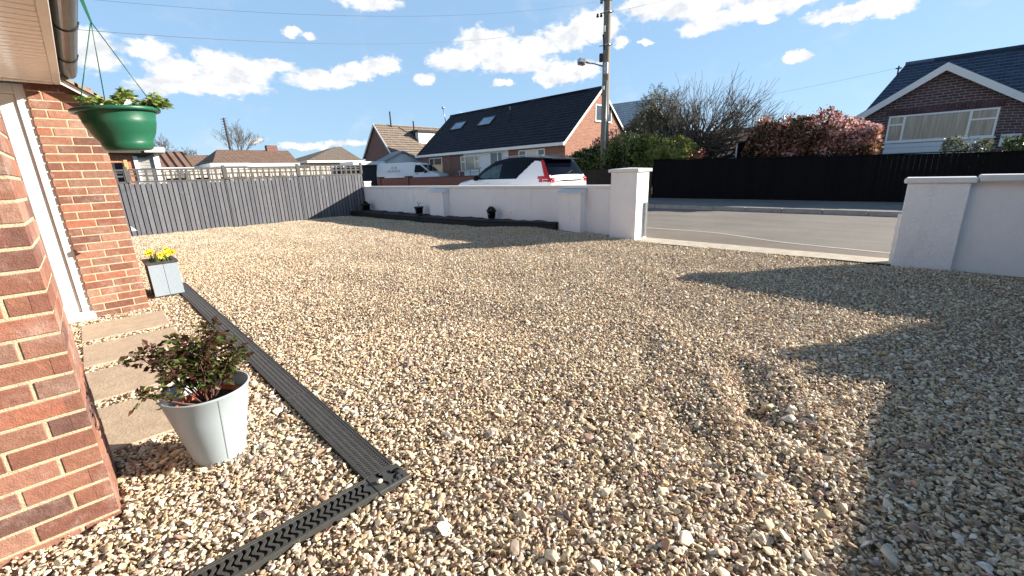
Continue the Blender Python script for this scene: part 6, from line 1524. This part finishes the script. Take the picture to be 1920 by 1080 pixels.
def vegetation():
    zf = lambda y: float(np.interp(y, [7.3, 8.2, 9.2, 10.4, 11.6, 12.6, 13.6], [2.15, 2.5, 2.62, 2.75, 2.5, 2.2, 1.95]))
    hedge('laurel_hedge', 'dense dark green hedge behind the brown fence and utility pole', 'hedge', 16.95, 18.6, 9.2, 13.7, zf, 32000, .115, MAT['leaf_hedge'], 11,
          tintf=lambda P, t: (t-.5)*1.3 + .42 + .40*np.clip((P[:, 2]-2.0), 0, 1))  # tops lightened in the leaf tint for the sun on them
    hedge('painted_sunlit_hedge', 'right end of the green hedge, its sunlight put into yellow green leaves', 'hedge', 16.85, 18.4, 7.3, 9.5, lambda y: float(np.interp(y, [7.3, 7.9, 9.5], [2.2, 2.55, 2.6])), 19000, .10, MAT['leaf_bright'], 12)  # sunlit end of the same hedge, brightness put into the leaf colour
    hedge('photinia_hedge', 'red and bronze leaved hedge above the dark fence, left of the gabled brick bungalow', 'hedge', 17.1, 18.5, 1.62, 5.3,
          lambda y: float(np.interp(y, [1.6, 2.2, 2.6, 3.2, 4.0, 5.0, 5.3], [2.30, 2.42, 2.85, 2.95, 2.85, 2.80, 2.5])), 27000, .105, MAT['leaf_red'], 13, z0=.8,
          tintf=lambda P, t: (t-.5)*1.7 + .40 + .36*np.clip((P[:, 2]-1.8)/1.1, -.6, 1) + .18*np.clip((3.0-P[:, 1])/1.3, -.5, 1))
    hedge('camellia_bush', 'purple pink bush between the brick gable and the green hedge', 'bush', 18.8, 19.9, 10.2, 13.2, lambda y: float(np.interp(y, [10.2, 11.2, 12, 13.2], [2.9, 3.5, 3.35, 2.75])), 10000, .1, MAT['leaf_mauve'], 14, z0=1.0)
    def conifer(P, t): return t
    hedge('conifer', 'loose grey green conifer beside the bare tree, right of the brick gable', 'tree', 18.9, 20.5, 8.7, 11.3, lambda y: float(np.interp(y, [8.7, 9.2, 9.8, 10.4, 10.9, 11.3], [3.0, 4.2, 5.0, 4.9, 4.0, 2.8])), 26000, .10, MAT['leaf_olive'], 15, z0=1.0, aspect=.3, rough=.3)
    hedge('evergreen_shrub', 'small dark shrub with pale leaf tips in front of the white cladding', 'bush', 17.2, 17.7, -.75, .2, lambda y: 1.72, 2600, .07, MAT['leaf_olive'], 16, z0=.8)
    hedge('privet_shrub', 'dark green shrub at the right edge of the photo, below the name sign', 'bush', 17.2, 18.0, -2.6, -.95, lambda y: 1.85, 5500, .07, MAT['leaf_hedge'], 17, z0=.8)
    hedge('berry_shrub', 'low shrub with red flowers at the foot of the bare tree', 'bush', 17.1, 17.6, 6.75, 7.3, lambda y: 1.85, 1200, .06, MAT['leaf_red'], 18, z0=.9)
    # bush on our side of the boundary, out of frame to the right, that shades the gravel
    hedge('unseen_shrub', 'clipped leafy shrub where the side fence meets the white wall, outside the photo', 'bush', 6.15, 6.88, -2.17, -1.92, lambda y: 1.63, 8000, .06, MAT['leaf_hedge'], 19, z0=0.0)
    hedge('unseen_shrub', 'second, lower clipped shrub added to fill out the gravel shadow, outside the photo', 'bush', 5.92, 6.3, -2.17, -1.95, lambda y: 1.49, 4500, .06, MAT['leaf_hedge'], 20, z0=0.0)  # added out of view to widen the shadow on the gravel
    # bare tree
    T = empty('bare_tree', (19.6, 7.9, .4), 'wide bare branched tree rising above the dark fence', 'tree')
    random.seed(21); mb = MB(); base = Vector((19.6, 7.95, .3))
    mb.tube([base, base+Vector((0, -.05, .7)), base+Vector((.05, -.1, 1.3))], [.26, .2, .18], 9, cap=False); mb.build('trunk', MAT['bark_black'], T)
    mb = MB(); f = base+Vector((.05, -.1, 1.25))
    for (dy, dz, dx, L_, r) in ((1.3, .75, .0, 1.8, .12), (.5, 1.1, .3, 1.4, .10), (-.1, 1.0, -.3, 1.3, .09), (-.75, .85, .1, 1.5, .10), (-1.2, .5, -.1, 1.6, .10), (-1.0, .25, .2, 1.4, .07), (.2, .9, -.4, 1.2, .08), (-.5, 1.1, .35, 1.4, .08), (1.35, .40, .2, 1.7, .09)):
        branches(mb, f + Vector((0, 0, random.uniform(-.4, .1))), (dx, dy, dz), L_*.86, r, 5, .52, up=.05, kids=(3, 3), rmin=.0065, shrink=.72, wig=.15)
    random.seed(5); ctr = f + Vector((0, 0, .55))
    for k in range(460):
        u = random.uniform(-.15, math.pi+.25); rr = random.uniform(.35, 1.0)
        p = ctr + Vector((random.gauss(0, .55), -math.cos(u)*2.75*rr - .05, math.sin(u)*1.75*rr))
        d = ((p-ctr).normalized()*.9 + Vector((random.gauss(0, .22), random.gauss(0, .22), .55+random.gauss(0, .2)))).normalized()
        L_ = random.uniform(.6, 1.5); pts = [p]
        for i in range(4):
            d = (d + Vector((random.gauss(0, .10), random.gauss(0, .10), random.gauss(.03, .10)))).normalized(); pts.append(pts[-1]+d*L_/4)
        mb.tube(pts, [.0115, .0095, .008, .0065, .005], 3, cap=False)
        if random.random() < .8:
            q = pts[random.choice((1, 2))]; e = (d + Vector((random.gauss(0, .5), random.gauss(0, .5), random.gauss(0, .4)))).normalized(); mb.tube([q, q+e*L_*.4], [.007, .005], 3, cap=False)
        if k % 3 == 0: mb.tube([ctr + Vector((0, random.gauss(0, .5), random.gauss(-.3, .3))), ctr.lerp(p, .5) + Vector((random.gauss(0, .15), random.gauss(0, .15), random.gauss(0, .15))), p], [.04, .025, .012], 4, cap=False)
    mb.build('crown', MAT['bark'], T)
    def bare(px, py, Y, h, label, seed, spread=.5):
        b = sight(px, py, Y=Y); T = empty('bare_tree', (b.x, Y, 0), label, 'tree'); random.seed(seed)
        mb = MB(); mb.tube([(b.x, Y, 0), (b.x, Y, b.z)], [.2, .12], 7); mb.build('trunk', MAT['bark'], T)
        mb = MB()
        for k in range(7):
            a = random.uniform(0, 6.28); branches(mb, (b.x, Y, b.z-.2), (math.cos(a)*.7, math.sin(a)*.5, random.uniform(.3, 1)), h*.34, .05, 4, spread, up=.06, kids=(3, 3), rmin=.009, shrink=.78)
        mb.build('crown', MAT['bark'], T)
    bare(447, 297, 55, 3.6, 'bare rounded tree behind the thin leaning pole', 31)
    bare(304, 296, 60, 2.6, 'small bare tree above the white garage fascia at the far left', 32)
    bare(352, 304, 60, 1.8, 'faint small bare tree behind the low brown roof', 33)
vegetation()

def right_background():
    # cream garage, dark shed, low dark roofs behind the bare tree
    X = 24.0; a = sight(1296, 283, X=X); b = sight(1382, 276, X=X)
    G = empty('cream_garage', (X+1, (a.y+b.y)/2, .8), 'cream garage with a light door behind the bare tree', 'garage')
    mb = MB(); mb.box((X, b.y, .5), (X+3, a.y, a.z)); mb.build('wall', MAT['cream'], G)
    m = sight(1352, 280, X=X).y
    mb = MB(); mb.box((X-.03, b.y+.1, .8), (X-.002, m, a.z-.1), b=.01); mb.build('door', MAT['soffit'], G)
    mb = MB(); roof_slab(mb, (X-.2, a.y+1.0, a.z), (X-.2, b.y-.3, a.z), (X+2.2, a.y+1.0, a.z+.85), (X+2.2, b.y-.3, a.z+.85), .1); mb.build('roof', MAT['tile_russet'], G)
    X = 18.9; a = sight(1384, 268, X=X); b = sight(1440, 262, X=X)
    S = empty('garden_shed', (X+1, (a.y+b.y)/2, .6), 'black garden shed with a pale corner strip, left of the red hedge', 'shed')
    mb = MB(); mb.box((X, b.y-1, .4), (X+1.8, a.y, a.z)); mb.build('body', MAT['fence_dark'], S)
    mb = MB(); mb.box((X-.1, b.y-1.1, a.z+.001), (X+1.9, a.y+.08, a.z+.05)); mb.build('roof', MAT['felt'], S)
    mb = MB(); mb.box((X-.03, a.y+.001, .4), (X+.04, a.y+.05, a.z)); mb.build('corner_strip', MAT['cap'], S)
    X = 36.0; a = sight(1225, 262, X=X); b = sight(1500, 240, X=X)
    H = empty('far_bungalow', (X+4, (a.y+b.y)/2, 1), 'low dark roofed house just visible through the branches of the bare tree', 'house')
    zt = sight(1380, 241, X=X+4).z
    mb = MB(); roof_slab(mb, (X, a.y, zt-1.6), (X, b.y, zt-1.6), (X+4, a.y, zt), (X+4, b.y, zt), .15); mb.build('roof', MAT['felt'], H)
    mb = MB(); mb.box((X+.3, b.y, .8), (X+4, a.y, zt-1.65)); mb.build('wall', MAT['house_brick_plum'], H)
    # pale roof right of the brick gable
    Y = 19.0; X = 36.0; p = [sight(1150, 172, X=X), sight(1200, 188, X=X)]
    H = empty('pale_roofed_house', (38, p[0].y, 1), 'pale grey roof rising behind the brick gable, beside the conifer', 'house')
    y0, y1 = p[0].y+6, sight(1235, 200, X=X).y; z1 = p[0].z - .9
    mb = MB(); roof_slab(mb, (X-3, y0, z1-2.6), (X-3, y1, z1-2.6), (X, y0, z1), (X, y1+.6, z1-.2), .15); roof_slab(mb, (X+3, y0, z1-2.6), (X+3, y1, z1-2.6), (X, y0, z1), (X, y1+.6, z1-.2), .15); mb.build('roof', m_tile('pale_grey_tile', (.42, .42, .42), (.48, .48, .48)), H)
    mb = MB(); mb.box((X-2.7, y1+.5, .8), (X+2.7, y0-.5, z1-2.65)); mb.build('wall', MAT['grey_block'], H)
right_background()
